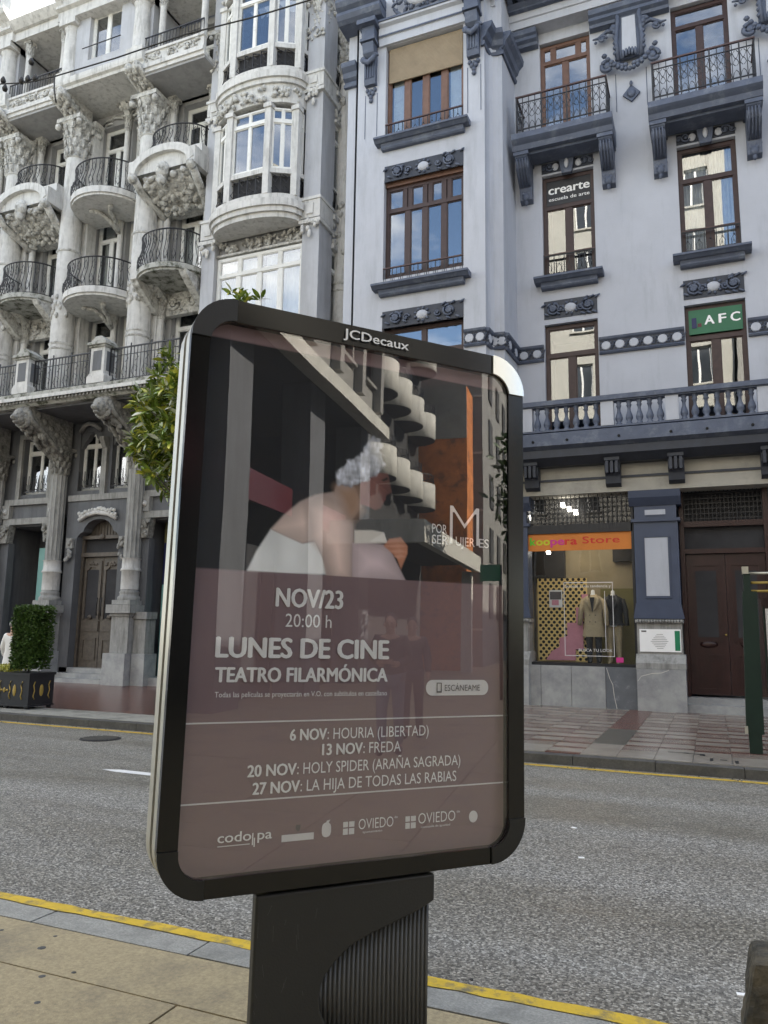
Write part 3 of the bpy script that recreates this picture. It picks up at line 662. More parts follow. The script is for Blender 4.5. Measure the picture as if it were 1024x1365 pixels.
    # side return mouldings
c = MB()
for (pa, pb) in (((-4.40, 16.0), (-4.36, 16.42)), ((-4.38, 16.44), (-4.04, 16.49)), ((-4.06, 16.46), (-4.0, 17.6)), ((-8.12, 16.15), (-7.76, 16.15))):
    p0 = Vector(pa); p1 = Vector(pb); d = p1-p0; mw = Matrix.Translation((p0.x, p0.y, 0)) @ Matrix.Rotation(math.atan2(d.y, d.x), 4, 'Z')
    q = MB().exx([(0.05, 15.55), (-.04, 15.55), (-.06, 15.62), (0, 15.66), (0, 15.72), (-.08, 15.78), (-.12, 15.9), (-.22, 16.0), (-.24, 16.12), (.05, 16.14)], -.02, d.length+.02)
    q.build('side_moulding', 'trim', rb, mw)
b = MB(); b.exx([(16.2, 16.33), (15.98, 16.33), (15.98, 16.55), (15.94, 16.56), (15.94, 16.8), (15.85, 16.84), (15.85, 16.93), (16.2, 16.94)], -7.1, -4.84); b.build('entablature', 'paint', rb)
B('entablature_line', 'trim', rb, (-7.1, -4.84, 15.93, 15.945, 16.555, 16.59), (-7.1, -4.84, 15.82, 15.86, 16.90, 16.95))
c = MB()
carve(c, -6.7, -5.2, 17.0, 17.6, 15.9, 70, .06, .13, .08); c.build('pediment_carving', 'trim', rb)
MB().blob((-5.95, 15.82, 17.35), (.38, .12, .3), 14, 9).build('pale_boss', 'paint', rb)
c = MB()
for q in range(2):
    c = MB(); c.exx([(16.3, 17.05+.3*q), (15.75-.1*q, 17.05+.3*q), (15.66-.1*q, 17.12+.3*q), (15.6-.1*q, 17.22+.3*q), (15.6-.1*q, 17.3+.3*q), (16.3, 17.32+.3*q)], -8.15, -6.95); c.build('pediment', 'trim', rb)
    c = MB(); c.exx([(16.3, 17.05+.3*q), (15.75-.1*q, 17.05+.3*q), (15.66-.1*q, 17.12+.3*q), (15.6-.1*q, 17.22+.3*q), (15.6-.1*q, 17.3+.3*q), (16.3, 17.32+.3*q)], -5.1, -4.1); c.build('pediment', 'trim', rb)
pass
# terrace
YF = 16.75
tb = MB(); tb.exx([(17.6, 5.72), (YF+.14, 5.72), (YF+.08, 5.76), (YF, 5.80), (YF, 6.08), (YF+.05, 6.1), (17.6, 6.12)], -4.04, 9)
te = tb.build('terrace', 'trim', rb)
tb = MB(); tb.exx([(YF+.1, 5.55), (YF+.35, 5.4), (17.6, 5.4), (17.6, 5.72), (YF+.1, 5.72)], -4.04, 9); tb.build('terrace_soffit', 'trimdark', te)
for k in (-3.5, -2.75, -1.65, -.6, .1, .95): MB().tube([(k, YF-.02, 5.9), (k, YF+.02, 5.9)], .03, 8).build('drain_hole', 'rubber', te)
ba = B('balustrade', 'trim', rb, (-4.1, 9, YF+.02, YF+.22, 6.69, 6.72), (-4.12, 9, YF-.02, YF+.26, 6.72, 6.80), (-4.1, 9, YF+.01, YF+.23, 6.8, 6.835), (-4.1, 9, YF+.04, YF+.2, 6.12, 6.16))
bp = [(.062, 0), (.062, .04), (.04, .055), (.075, .12), (.078, .16), (.06, .23), (.036, .3), (.032, .36), (.045, .40), (.06, .43), (.04, .45), (.06, .5), (.06, .53)]
bm = MB().lathe(bp, (0, 0, 0), 12).mesh('baluster', M['trim'])
piers = [(-3.86, -3.52), (-2.02, -1.75), (-.69, -.43), (1.07, 1.34), (2.5, 2.78), (3.9, 4.18)]
for a, c in piers:
    p = B('pier', 'paint', ba, (a, c, YF+.03, YF+.21, 6.16, 6.69))
for (a, c), n in zip(zip([p[1] for p in piers[:-1]], [p[0] for p in piers[1:]]), (7, 5, 7, 6, 6)):
    for k in range(n): inst(bm, 'baluster', ba, Matrix.Translation((a+(c-a)*(k+.5)/n, YF+.12, 6.16)))
# beam and corbels below the terrace
b = MB(); b.exx([(17.8, 4.78), (17.3, 4.78), (17.3, 5.08), (17.34, 5.10), (17.34, 5.4), (17.8, 5.4)], -4.04, 9); b.build('shopfront_beam', 'cream', rb)
B('beam_moulding', 'trimdark', rb, (-4.04, 9, 17.27, 17.34, 5.08, 5.13))
for cx in (-3.62, -1.84, -.54, 1.24, 2.6, 4.0):
    c = MB(); c.exx([(17.34, 5.56), (16.95, 5.56), (16.95, 5.42), (17.02, 5.38), (17.04, 5.2), (17.12, 5.1), (17.14, 4.94), (17.28, 4.88), (17.34, 4.88)], cx-.16, cx+.16)
    for k in (-.1, 0, .1): c.box(cx+k-.03, cx+k+.03, 16.92, 17.3, 5.14, 5.4)
    c.build('corbel', 'trimdark', rb)
# shop front -----------------------------------------------------------
for px0, nm in ((-1.47, 0), (1.85, 1), (-4.7, 2)):
    px1 = px0+.90; c = MB(); Yp = 17.42
    c.box(px0, px1, Yp, 17.9, 2.02, 4.1); c.box(px0-.05, px1+.05, Yp-.05, 17.9, 4.1, 4.17); c.box(px0+.02, px1-.02, Yp, 17.9, 4.17, 4.45)
    c.exx([(17.9, 4.45), (Yp-.02, 4.45), (Yp-.1, 4.56), (Yp-.14, 4.62), (Yp-.16, 4.77), (17.9, 4.77)], px0-.08, px1+.08)
    c.exy([(px0-.06, 2.02), (px1+.06, 2.02), (px1, 2.35), (px0, 2.35)], Yp-.06, Yp+.001)
    for a, d, e, f in ((px0+.18, px0+.21, 2.45, 3.8), (px1-.21, px1-.18, 2.45, 3.8), (px0+.21, px1-.21, 3.76, 3.8), (px0+.21, px1-.21, 2.45, 2.49)): c.box(a, d, Yp-.02, Yp, e, f)
    c.box(px0+.26, px1-.26, Yp-.012, Yp, 4.22, 4.24)
    c.build('pilaster', 'slate', rb)
    B('pilaster_field', 'paint', rb, (px0+.215, px1-.215, Yp-.008, Yp-.001, 2.50, 3.75), (px0+.24, px1-.24, Yp-.008, Yp-.001, 4.25, 4.36))
    c = MB(); c.box(px0-.03, px1+.03, 17.3, 17.9, 1.93, 2.0)
    for k in range(16): c.blob((px0+.02+k*.058, 17.29, 1.965), (.028, .03, .04), 6, 4)
    c.build('egg_moulding', 'stonelow', rb)
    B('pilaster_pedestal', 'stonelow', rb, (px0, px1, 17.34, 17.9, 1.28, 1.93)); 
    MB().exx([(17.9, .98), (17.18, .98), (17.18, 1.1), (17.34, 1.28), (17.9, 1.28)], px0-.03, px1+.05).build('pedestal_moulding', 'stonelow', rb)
    b = MB(); b.box(px0-.02, px1+.04, 17.16, 17.9, .12, .975); b.build('marble_block', 'marble', rb)
# notice on pedestal
nb = B('notice_plate', 'txtw', rb, (-1.42, -.60, 17.315, 17.338, 1.33, 1.80), label='white notice plate with fine print and a green edge')
B('green_edge', 'sign_green', nb, (-.72, -.62, 17.311, 17.3145, 1.36, 1.77)); c = MB()
for k in range(9): c.box(-1.2+.05*abs(k-4)*.6, -.85-.05*abs(k-4)*.5, 17.312, 17.3145, 1.40+k*.036, 1.407+k*.036)
c.box(-1.38, -1.28, 17.312, 17.3145, 1.74, 1.77); c.build('fine_print', 'txtd', nb)
# marble dado, slab by slab
for a, c, m in ((-3.98, -3.52, 'marble'), (-3.52, -2.86, 'marble'), (-2.86, -2.14, 'marble'), (-2.14, -1.50, 'marbledark')):
    B('marble_slab', m, rb, (a+.004, c-.004, 17.3, 17.55, .12, .985))
c = MB(); vx = [(-2.12, .97), (-2.06, .75), (-2.0, .62), (-1.98, .4), (-1.93, .13)]
for (a, z), (a2, z2) in zip(vx, vx[1:]): c.exy([(a, z), (a2, z2), (a2+.014, z2), (a+.010, z)], 17.297, 17.2995)
vx = [(-1.47, .72), (-1.40, .82), (-1.2, .88), (-1.0, .9), (-.85, .96)]
for (a, z), (a2, z2) in zip(vx, vx[1:]): c.exy([(a, z), (a2, z2), (a2, z2+.012), (a, z+.014)], 17.157, 17.1595)
c.build('white_vein', 'curtain', rb)
sh = MB(); sx0, sx1 = -3.98, -1.50
sh.box(sx0, sx1, 17.45, 17.56, .985, 1.05); sh.box(sx0, sx1, 17.45, 17.6, 3.92, 4.12); sh.box(sx1-.03, sx1+.02, 17.45, 17.6, 1.05, 4.78); sh.box(sx0, sx0+.05, 17.45, 17.6, 1.05, 4.78)
sho = sh.build('shop_window', 'iron', rb)
B('pane', 'glassw', sho, (sx0+.05, sx1-.03, 17.52, 17.53, 1.05, 3.92))
B('banner', 'orange', sho, (sx0+.05, sx1-.03, 17.49, 17.505, 3.53, 3.92), label='orange banner with multicoloured lettering')
B('lattice_pane', 'glassw', sho, (sx0+.05, sx1-.03, 17.56, 17.57, 4.12, 4.78))
c = MB()
for k in range(25): c.box(sx0+.1*k+.05, sx0+.1*k+.066, 17.47, 17.49, 4.12, 4.78)
for k in range(6): c.box(sx0+.05, sx1-.03, 17.475, 17.487, 4.16+k*.11, 4.175+k*.11)
c.build('lattice', 'iron', sho)
# shop interior
B('shop_interior', 'shopwall', sho, (sx0, sx1+.6, 19.1, 19.14, .9, 4.9), (sx0-.1, sx0-.05, 17.7, 19.1, .9, 4.9), (sx1+.6, sx1+.65, 17.7, 19.1, .9, 4.9))
B('shop_floor', 'greylow', sho, (sx0, sx1+.6, 17.6, 19.1, .9, 1.0)); B('shop_ceiling', 'room', sho, (sx0, sx1+.6, 17.6, 19.1, 4.86, 4.9))
B('dark_shelf', 'room', sho, (sx0, sx0+.75, 18.9, 19.08, 2.9, 3.9), (-2.1, -1.0, 18.95, 19.08, 3.4, 4.0))
B('back_wall_panel', 'khaki', sho, (-2.4, sx1+.5, 18.9, 19.05, 1.0, 2.75))
l = bpy.data.lights.new('shop_light', 'AREA'); l.energy = 6; l.size = 1.2; l.color = (1, .85, .6); lo = bpy.data.objects.new('shop_light', l); lo.location = (-2.6, 18.2, 3.95); COL.objects.link(lo)
B('added_dark_bulkhead', 'room', sho, (sx0, sx1, 17.95, 17.98, 4.02, 4.86), (sx0, sx1, 17.98, 19.05, 4.02, 4.05))  # dark sheets added behind the lattice so it reads near black
LT = MB().box(-.045, .045, -.07, .07, -.016, .016).mesh('ceiling_spotlight', M['lamp'])
for (a, y, z) in ((-3.85, 17.8, 4.36), (-3.05, 17.8, 4.62), (-2.9, 17.8, 4.52), (-2.76, 17.8, 4.44), (-3.5, 18.3, 3.60)):
    inst(LT, 'ceiling_spotlight', sho, Matrix.Translation((a, y, z)) @ Matrix.Rotation(R(-35), 4, 'X'))
# door
do = B('entrance_door', 'doorred', rb, (-.55, -.46, 17.75, 17.98, .42, 4.78), (1.1, 1.2, 17.75, 17.98, .42, 4.78), (-.46, 1.1, 17.78, 17.95, 3.42, 3.52), (-.46, 1.1, 17.78, 17.95, 4.0, 4.12), label='dark red panelled double entrance door with latticed transom')
for s, a in ((0, -.455), (1, .325)):
    c = MB(); c.box(a, a+.77, 17.86, 17.92, .46, 3.41)
    for (p, q, z0, z1) in ((.1, .67, .55, 1.3), (.1, .67, 1.55, 3.2)):
        c.box(a+p, a+q, 17.84, 17.86, z0, z0+.04); c.box(a+p, a+q, 17.84, 17.86, z1-.04, z1); c.box(a+p, a+p+.04, 17.84, 17.86, z0+.04, z1-.04); c.box(a+q-.04, a+q, 17.84, 17.86, z0+.04, z1-.04)
    for k in range(6): c.box(a+.2+k*.07, a+.22+k*.07, 17.835, 17.855, .62, 1.24)
    c.blob((a+.385, 17.84, 1.5), (.18, .04, .07), 8, 5); c.build('door_leaf', 'doorred', do)
    B('dark_inset', 'room', do, (a+.18, a+.59, 17.853, 17.859, 1.65, 3.05))
MB().blob((.27, 17.82, 1.7), .025).build('knob', 'gold', do)
B('transom_glass', 'room', do, (-.46, 1.1, 17.9, 17.92, 3.52, 4.0), (-.46, 1.1, 17.9, 17.92, 4.12, 4.78)); c = MB()
for k in range(20): c.box(-.44+k*.08, -.425+k*.08, 17.8, 17.82, 4.12, 4.78)
for k in range(6): c.box(-.46, 1.1, 17.805, 17.817, 4.17+k*.11, 4.185+k*.11)
c.build('lattice', 'iron', do)
B('doorstep', 'marble', rb, (-.60, 1.9, 17.3, 17.95, .12, .28)); B('threshold', 'marble', rb, (-.56, 1.85, 17.55, 17.95, .281, .41))
rb2 = thing('added_sun_block', 'plain grey block added unseen beyond the frame to keep sun off the street', 'building', (30, 20, 0))  # added out of view to stop sun leaking onto the street
B('wall', 'grey', rb2, (9.25, 70, 17.6, 30, 0, 17)); MB().exx([(17.6, 16.4), (17.0, 16.5), (16.9, 16.9), (17.6, 17.02)], 9.25, 70).build('cornice', 'grey', rb2)
# hidden ground floor of bay and beyond
BB('ground_floor_wall', 'grey', rb, (-8.0, -4.75, 17.2, 17.6, .1, 5.72), (2.8, 9, 17.4, 17.6, .1, 4.8), (-4.72, -4.04, 16.9, 17.6, 4.8, 5.72))
window(rb, -7.4, -5.0, 1.2, 4.4, 17.1, 3, 'iron', 3.6, room=False, name='shop_window'); B('bay_soffit', 'trimdark', rb, (-8.05, -4.14, 16.05, 17.6, 5.4, 5.7))
# ================================================================== CARVED STONE BUILDING
lb = thing('carved_stone_mansion', 'ornate white stone building with carved columns, bowed iron balconies and a rounded window tower', 'building', (-16, 18, 0))
ra = random.Random(11)
PER = 5.5
def bowpts(cx, hw, y0, yf, n=14, p=1.0):
    """plan outline of a bowed slab, from left wall to right wall"""
    pts = []
    for i in range(n+1):
        a = math.pi*i/n; pts.append((cx-hw*math.cos(a), y0-(y0-yf)*(math.sin(a)**p)))
    return pts
def bowed_slab(b, cx, hw, y0, yf, z0, z1, n=14, p=.8, lip=.05):
    for (e, za, zb) in ((0, z0+.07, z1), (-lip, z0, z0+.07)):
        pt = bowpts(cx, hw+e, y0, yf-e, n, p); b.exz(pt, za, zb)
        for i in range(len(pt)): b.sm[-1-i] = False
def bellied_rail(parent, cx, hw, y0, yf, z, h, n=26, name='railing', p=.8):
    b = MB(); pt = bowpts(cx, hw, y0, yf, n, p)
    b.tube([(x, y, z+h) for x, y in pt], .022, 6); b.tube([(x, y, z+.05) for x, y in pt], .012, 5)
    for i, (x, y) in enumerate(pt):
        j0, j1 = pt[max(i-1, 0)], pt[min(i+1, n)]; d = Vector((j1[1]-j0[1], -(j1[0]-j0[0]))); 
        if d.length < 1e-5: d = Vector((0, -1))
        d.normalize()
        P = [(x+d.x*q*-1*-1, y+d.y*q, z+h*t) for t, q in ((0, 0), (.12, .07), (.3, .10), (.5, .03), (.72, -.02), (1, 0))]
        b.tube(P, .011, 4)
        if i < n and i % 2 == 0:
            x2, y2 = pt[i+1]; mx_, my_ = (x+x2)/2, (y+y2)/2
            b.tube([(x, y, z+h*.75), (mx_, my_, z+h*.9), (x2, y2, z+h*.75), (mx_, my_, z+h*.6), (x, y, z+h*.75)], .009, 4)
            b.tube([(mx_+d.x*.1, my_+d.y*.1, z+h*.08), (x+d.x*.1, y+d.y*.1, z+h*.22), (mx_+d.x*.1, my_+d.y*.1, z+h*.38), (x2+d.x*.1, y2+d.y*.1, z+h*.22), (mx_+d.x*.1, my_+d.y*.1, z+h*.08)], .009, 4)
    return b.build(name, 'iron', parent)
def capital(parent, cx, cy, z0, z1, r, m='stonecarve', name='capital', square=True):
    c = MB(); h = z1-z0
    c.lathe([(r, 0), (r*1.12, .03), (r, .06), (r*1.02, h*.4), (r*1.25, h*.8), (r*1.5, h*.9)], (cx, cy, z0), 14)
    for row, (k, zz, rr_, ls) in enumerate(((10, .16, 1.08, .26), (10, .38, 1.13, .26), (10, .60, 1.22, .24), (8, .80, 1.38, .18))):
        for i in range(k):
            a = 2*math.pi*(i+.5*(row % 2))/k; ca, sa = math.cos(a), math.sin(a)
            rot = Matrix.Rotation(a, 3, 'Z') @ Matrix.Rotation(R(14), 3, 'Y')
            c.blob((cx+r*rr_*ca, cy+r*rr_*sa, z0+h*zz), (r*.12, r*.26, h*ls*.5), 6, 4, rot)
            c.blob((cx+r*(rr_+.17)*ca, cy+r*(rr_+.17)*sa, z0+h*(zz+ls*.40)), (r*.15, r*.20, r*.10), 6, 4, Matrix.Rotation(a, 3, 'Z'))
            c.tube([(cx+r*(rr_+.1)*ca, cy+r*(rr_+.1)*sa, z0+h*(zz-ls*.4)), (cx+r*(rr_+.16)*ca, cy+r*(rr_+.16)*sa, z0+h*(zz+ls*.3))], r*.045, 4)
    if square:
        c.box(cx-r*1.5, cx+r*1.5, cy-r*1.5, cy+r*1.5, z1-.09*h-.02, z1)
        for sx in (-1, 1):
            for sy in (-1, 1): c.blob((cx+sx*r*1.35, cy+sy*r*1.35, z1-h*.2), (r*.34, r*.34, r*.34), 7, 5)
    return c.build(name, m, parent)
def column(parent, cx, cy, z0, z1, r, caph, m='stone', base=True, flutes=0, name='column', mc='stonecarve'):
    c = MB(); zb = z0
    if base:
        c.box(cx-r*1.35, cx+r*1.35, cy-r*1.35, cy+r*1.35, z0, z0+.12)
        c.lathe([(r*1.3, .12), (r*1.35, .17), (r*1.28, .22), (r*1.1, .25), (r*1.1, .3), (r*1.18, .34), (r*1.05, .38), (r, .42)], (cx, cy, z0), 20); zb = z0+.42
    H = z1-caph-zb
    if flutes:
        n = flutes*4; prof = []
        for i in range(n):
            a = 2*math.pi*i/n; q = r*(1-.075*(1 if i % 4 in (1, 2, 3) else 0)*(1.3 if i % 4 == 2 else 1)); prof.append((cx+q*math.cos(a), cy+q*math.sin(a)))
        c.exz(prof, zb, zb+H)
    else:
        c.lathe([(r, 0), (r, H*.3), (r*.97, H*.6), (r*.9, H)], (cx, cy, zb), 20)
    o = c.build(name, m, parent); capital(o, cx, cy, z1-caph, z1, r*.93, mc); return o
def console(parent, cx, w, y0, yf, z0, z1, m='stonecarve', name='carved_console', lion=False):
    """scrolled bracket from the column head at (y0, z0) forward and up to (yf, z1)"""
    c = MB(); L = y0-yf; H = z1-z0
    c.exx([(y0+.1, z0), (y0-.12*L, z0+.02), (y0-.34*L, z0+.22*H), (y0-.58*L, z0+.42*H), (yf+.1*L, z0+.58*H), (yf, z0+.74*H), (yf+.02, z0+.9*H), (yf+.1*L, z1), (y0+.1, z1)], cx-w*.42, cx+w*.42)
    for s in (-1, 1):
        c.tube([(cx+s*w*.42, y0-.1*L, z0+.05), (cx+s*w*.46, y0-.36*L, z0+.26*H), (cx+s*w*.46, y0-.6*L, z0+.46*H), (cx+s*w*.45, yf+.08*L, z0+.64*H), (cx+s*w*.45, yf, z0+.82*H)], .06, 6, [.04, .06, .07, .09, .07])
        c.blob((cx+s*w*.3, yf+.03, z0+.80*H), (.13, .13, .15), 8, 6); c.blob((cx+s*w*.35, yf-.02, z0+.68*H), (.09, .09, .09), 7, 5)
    for k in range(44):
        t = ra.random(); yy = y0-.05*L-(L*.92)*t; zz = z0+H*(.02+.62*t)
        c.blob((cx+ra.uniform(-.42, .42)*w, yy-.03, zz), (ra.uniform(.05, .1), ra.uniform(.06, .1), ra.uniform(.07, .14)), 6, 5, Matrix.Rotation(R(40)+ra.uniform(-.4, .4), 3, 'X'))
    if lion:
        hx, hy, hz = cx, yf-.02, z0+.70*H
        c.blob((hx, hy, hz), (.22, .24, .26), 10, 8); c.blob((hx, hy-.2, hz-.06), (.12, .14, .1), 8, 6); c.blob((hx, hy-.17, hz-.18), (.09, .1, .05), 7, 5)
        for s in (-1, 1): c.blob((hx+s*.17, hy, hz+.17), .07, 6, 5); c.blob((hx+s*.08, hy-.2, hz+.05), .03, 6, 4)
        for k in range(16): a = k*.4; c.blob((hx+.24*math.cos(a), hy+.08, hz+.27*math.sin(a)), (.07, .1, .11), 6, 4, Matrix.Rotation(-a, 3, 'Y'))
    for s in (-1, 1):
        for k in range(5): c.blob((cx+s*w*.43, y0-(.15+.15*k)*L, z0+H*(.42+.09*k)), (.03, .11, .10), 6, 4)
    return c.build(name, m, parent)

# ---- wall with openings
zf = [8.22, 11.5, 14.62, 18.05]
doorsC = lambda c, z, t: [(c-1.15, c-.12, z, t), (c+.12, c+1.15, z, t)]
H = []
CC = [-16.35, -21.85, -27.35]; SC = [-13.72, -19.12, -24.6]
for c in CC:
    for z, t in ((8.3, 11.2), (11.5, 14.5), (14.65, 17.65)): H += doorsC(c, z, t)
    H += [(c-1.05, c-.2, 5.7, 7.5), (c+.2, c+1.05, 5.7, 7.5)]
for c in SC:
    for z, t in ((8.3, 11.0), (11.5, 14.3), (15.3, 17.6), (18.1, 20.2)): H += [(c-.55, c+.55, z, t)]
    H += [(c-.56, c+.56, 5.7, 7.45)]
b = MB(); wall_holes(b, -30, -12.2, 8.0, 20.4, 17.38, 17.6, [h for h in H if h[2] > 8]); b.build('wall', 'grey', lb)
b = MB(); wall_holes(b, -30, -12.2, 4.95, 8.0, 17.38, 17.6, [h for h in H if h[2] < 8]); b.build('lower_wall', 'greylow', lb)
for c in CC:
    for k, (z, t) in enumerate(((8.3, 11.2), (11.5, 14.5), (14.65, 17.65))):
        for s in (-1, 1):
            a = c+s*.635
            window(lb, a-.51, a+.51, z, t, 17.62, 2, 'white', t-.75, tcols=1, fr=.09, mul=.13, curtain=(k == 1))
        column(lb, c, 17.28, z-.05, t+.1, .09, .55, base=False, name='mullion_column')
        cc = MB(); cc.exx([(17.38, t+.02), (17.3, t+.02), (17.05, t+.3), (16.95, t+.42), (17.38, t+.42)], c-.1, c+.1)
        for s in (-1, 1):
            cc.blob((c+s*.14, 17.1, t+.3), (.07, .12, .09), 7, 5); cc.blob((c+s*.24, 17.02, t+.36), (.06, .06, .05), 6, 4)
            cc.tube([(c+s*.15, 17.33, t+.12), (c+s*.6, 17.32, t+.24), (c+s*1.0, 17.33, t+.2), (c+s*1.22, 17.33, t-.1), (c+s*1.25, 17.34, t-.6)], .05, 5)
        carve(cc, c-1.1, c+1.1, t+.08, t+.32, 17.36, 34, .05, .1, .04, ra); cc.build('carved_lintel', 'stonecarve', lb)
    # mezzanine arched windows
    for s in (-1, 1):
        a = c+s*.62
        o = window(lb, a-.43, a+.43, 5.74, 7.5, 17.6, 2, 'white', 7.05, tcols=2, fr=.06, mul=.06)
        cc = MB()
        for q in (-1, 1):
            poly = [(a+q*.43, 7.5), (a+q*.43, 7.02), (a+q*.36, 7.06), (a+q*.30, 7.2), (a+q*.17, 7.3), (a+q*.12, 7.42), (a, 7.5)]
            cc.exy(poly if q < 0 else poly[::-1], 17.42, 17.58)
        cc.build('arch_spandrel', 'greylow', o)
        g_ = MB(); rail_panel(g_, a-.42, a+.42, 5.76, 6.3, 17.42, 4); g_.build('window_guard', 'iron', lb)
        cc = MB(); cc.tube([(a-.4, 17.33, 7.52), (a-.2, 17.25, 7.66), (a, 17.22, 7.72), (a+.2, 17.25, 7.66), (a+.4, 17.33, 7.52)], .07, 6); cc.build('hood_moulding', 'stonelow', lb)
    B('mezzanine_mullion', 'stonelow', lb, (c-.09, c+.09, 17.28, 17.38, 5.55, 7.0)); cc = MB(); cc.exx([(17.38, 6.9), (17.25, 6.95), (17.12, 7.15), (17.12, 7.25), (17.38, 7.28)], c-.08, c+.08); cc.build('bracket', 'stonelow', lb)
for c in SC:
    for k, (z, t) in enumerate(((8.3, 11.0), (11.5, 14.3), (15.3, 17.6), (18.1, 20.2))):
        window(lb, c-.55, c+.55, z, t, 17.64, 2, 'white', t-.62, tcols=1, fr=.1, mul=.13, curtain=(k == 1))
        if k < 3:
            for s in (-1, 1): column(lb, c+s*.72, 17.12, z-.02, t+.12, .105, .55, base=False, name='window_column')
            cc = MB(); carve(cc, c-.85, c+.85, t+.18, t+.42, 17.3, 26, .05, .09, .05, ra); cc.box(c-.9, c+.9, 17.28, 17.4, t+.12, t+.16); cc.build('carved_lintel', 'stonecarve', lb)
            for s in (-1, 1): console(lb, c+s*.72, .26, 17.3, 16.5, t+.1, t+.65, name='scroll_bracket')
    window(lb, c-.56, c+.56, 5.74, 7.45, 17.6, 2, 'white', 7.0, tcols=2, fr=.07, mul=.07)
    g_ = MB(); rail_panel(g_, c-.54, c+.54, 5.76, 6.3, 17.42, 5); g_.build('window_guard', 'iron', lb)
    B('window_surround', 'stonelow', lb, (c-.72, c-.57, 17.3, 17.38, 5.56, 7.62), (c+.57, c+.72, 17.3, 17.38, 5.56, 7.62), (c-.57, c+.57, 17.3, 17.38, 7.47, 7.62))
# ---- giant columns, brackets
for cx in (-14.92, -17.85, -20.42, -23.3, -25.9):
    column(lb, cx, 16.75, 8.25, 17.5, .34, 1.3, name='giant_column')
    BB('column_block', 'stone', lb, (cx-.42, cx+.42, 17.0, 17.38, 8.25, 17.7))
    cc = MB()
    for z in (9.9, 10.06, 13.05): cc.lathe([(.345, 0), (.375, .04), (.345, .08)], (cx, 16.75, z), 20)
    for k in range(22): a = ra.uniform(math.pi, 2*math.pi); cc.blob((cx+.34*math.cos(a), 16.75+.34*math.sin(a), ra.uniform(10.9, 11.7)), (.07, .06, .1), 6, 4)
    cc.build('column_ornament', 'stonecarve', lb)
    console(lb, cx, .50, 16.95, 15.75, 17.42, 18.08, name='carved_console')
    # ground storey fluted column
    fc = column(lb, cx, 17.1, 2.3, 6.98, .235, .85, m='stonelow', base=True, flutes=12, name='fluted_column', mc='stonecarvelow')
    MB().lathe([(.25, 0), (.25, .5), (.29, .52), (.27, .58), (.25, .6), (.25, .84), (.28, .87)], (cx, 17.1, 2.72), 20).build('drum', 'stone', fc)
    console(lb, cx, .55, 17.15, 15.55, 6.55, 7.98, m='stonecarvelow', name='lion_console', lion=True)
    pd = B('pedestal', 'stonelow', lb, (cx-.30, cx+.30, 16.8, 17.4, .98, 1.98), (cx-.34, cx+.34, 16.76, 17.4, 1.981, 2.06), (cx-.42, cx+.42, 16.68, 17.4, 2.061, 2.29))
    B('pedestal_base', 'marble', pd, (cx-.40, cx+.36, 16.66, 17.4, .1, .975))
B('pedestal_wing', 'marble', lb, (-14.54, -14.1, 16.9, 17.4, .1, .97)); B('pedestal_wing', 'stonelow', lb, (-14.6, -14.2, 17.0, 17.4, .975, 1.9), (-14.62, -14.15, 16.95, 17.4, 1.91, 2.1))
# ---- first-floor terrace
b = MB(); b.exx([(17.4, 7.86), (15.62, 7.86), (15.56, 7.92), (15.5, 7.95), (15.5, 8.06), (15.42, 8.1), (15.42, 8.2), (17.4, 8.22)], -30, -12.3)
te2 = b.build('terrace', 'stonemoss', lb)
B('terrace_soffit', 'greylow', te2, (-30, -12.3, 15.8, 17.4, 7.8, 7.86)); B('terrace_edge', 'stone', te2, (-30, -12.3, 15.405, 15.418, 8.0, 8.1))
cc = MB(); n = 120
for i in range(n):
    x = -28+i*.13; cc.box(x-.03, x+.03, 15.46, 15.5, 7.94, 8.05)
cc.build('dentils', 'stonelow', te2, kind='stuff')
px = [-15.12, -17.9, -20.65, -23.4, -26.1]
for cx in px:
    p = B('terrace_pier', 'stone', te2, (cx-.30, cx+.30, 15.42, 15.98, 8.22, 8.42), (cx-.24, cx+.24, 15.46, 15.94, 8.5, 9.24))
    cc = MB(); cc.exy([(cx-.30, 8.42), (cx+.30, 8.42), (cx+.24, 8.5), (cx-.24, 8.5)], 15.44, 15.96); cc.build('pier_foot', 'stone', p)
    cc = MB(); cc.box(cx-.28, cx+.28, 15.42, 15.98, 9.24, 9.30); cc.box(cx-.33, cx+.33, 15.37, 16.03, 9.30, 9.38); cc.exy([(cx-.3, 9.38), (cx+.3, 9.38), (cx+.1, 9.56), (cx-.1, 9.56)], 15.45, 15.95); cc.build('pier_cap', 'stonemoss', p)
    B('pier_panel', 'greylow', p, (cx-.15, cx+.15, 15.452, 15.459, 8.58, 9.14), (cx+.241, cx+.246, 15.55, 15.85, 8.58, 9.14))
for a, c in zip(px, [-12.3]+px[:-1]):
    b = MB(); x0, x1 = a+.26, c-.26; n = int((x1-x0)/.11); b.box(x0, x1, 15.66, 15.70, 9.2, 9.235); b.box(x0, x1, 15.67, 15.69, 8.32, 8.34); b.box(x0, x1, 15.67, 15.69, 9.0, 9.015)
    for i in range(n+1):
        x = x0+(x1-x0)*i/n; q = .014 if i % 6 == 0 else .008; b.box(x-q, x+q, 15.68-q, 15.68+q, 8.22, 9.2+(.12 if i % 6 == 0 else 0))
        if i < n and i % 3 == 1:
            m_ = x+.055; b.tube([(m_, 15.68, 8.35), (m_-.12, 15.68, 8.5), (m_-.05, 15.68, 8.7), (m_+.08, 15.68, 8.62), (m_+.03, 15.68, 8.5)], .009, 4); b.tube([(m_, 15.68, 9.0), (m_+.1, 15.68, 8.9), (m_, 15.68, 8.8)], .008, 4)
    b.build('railing', 'iron', te2)
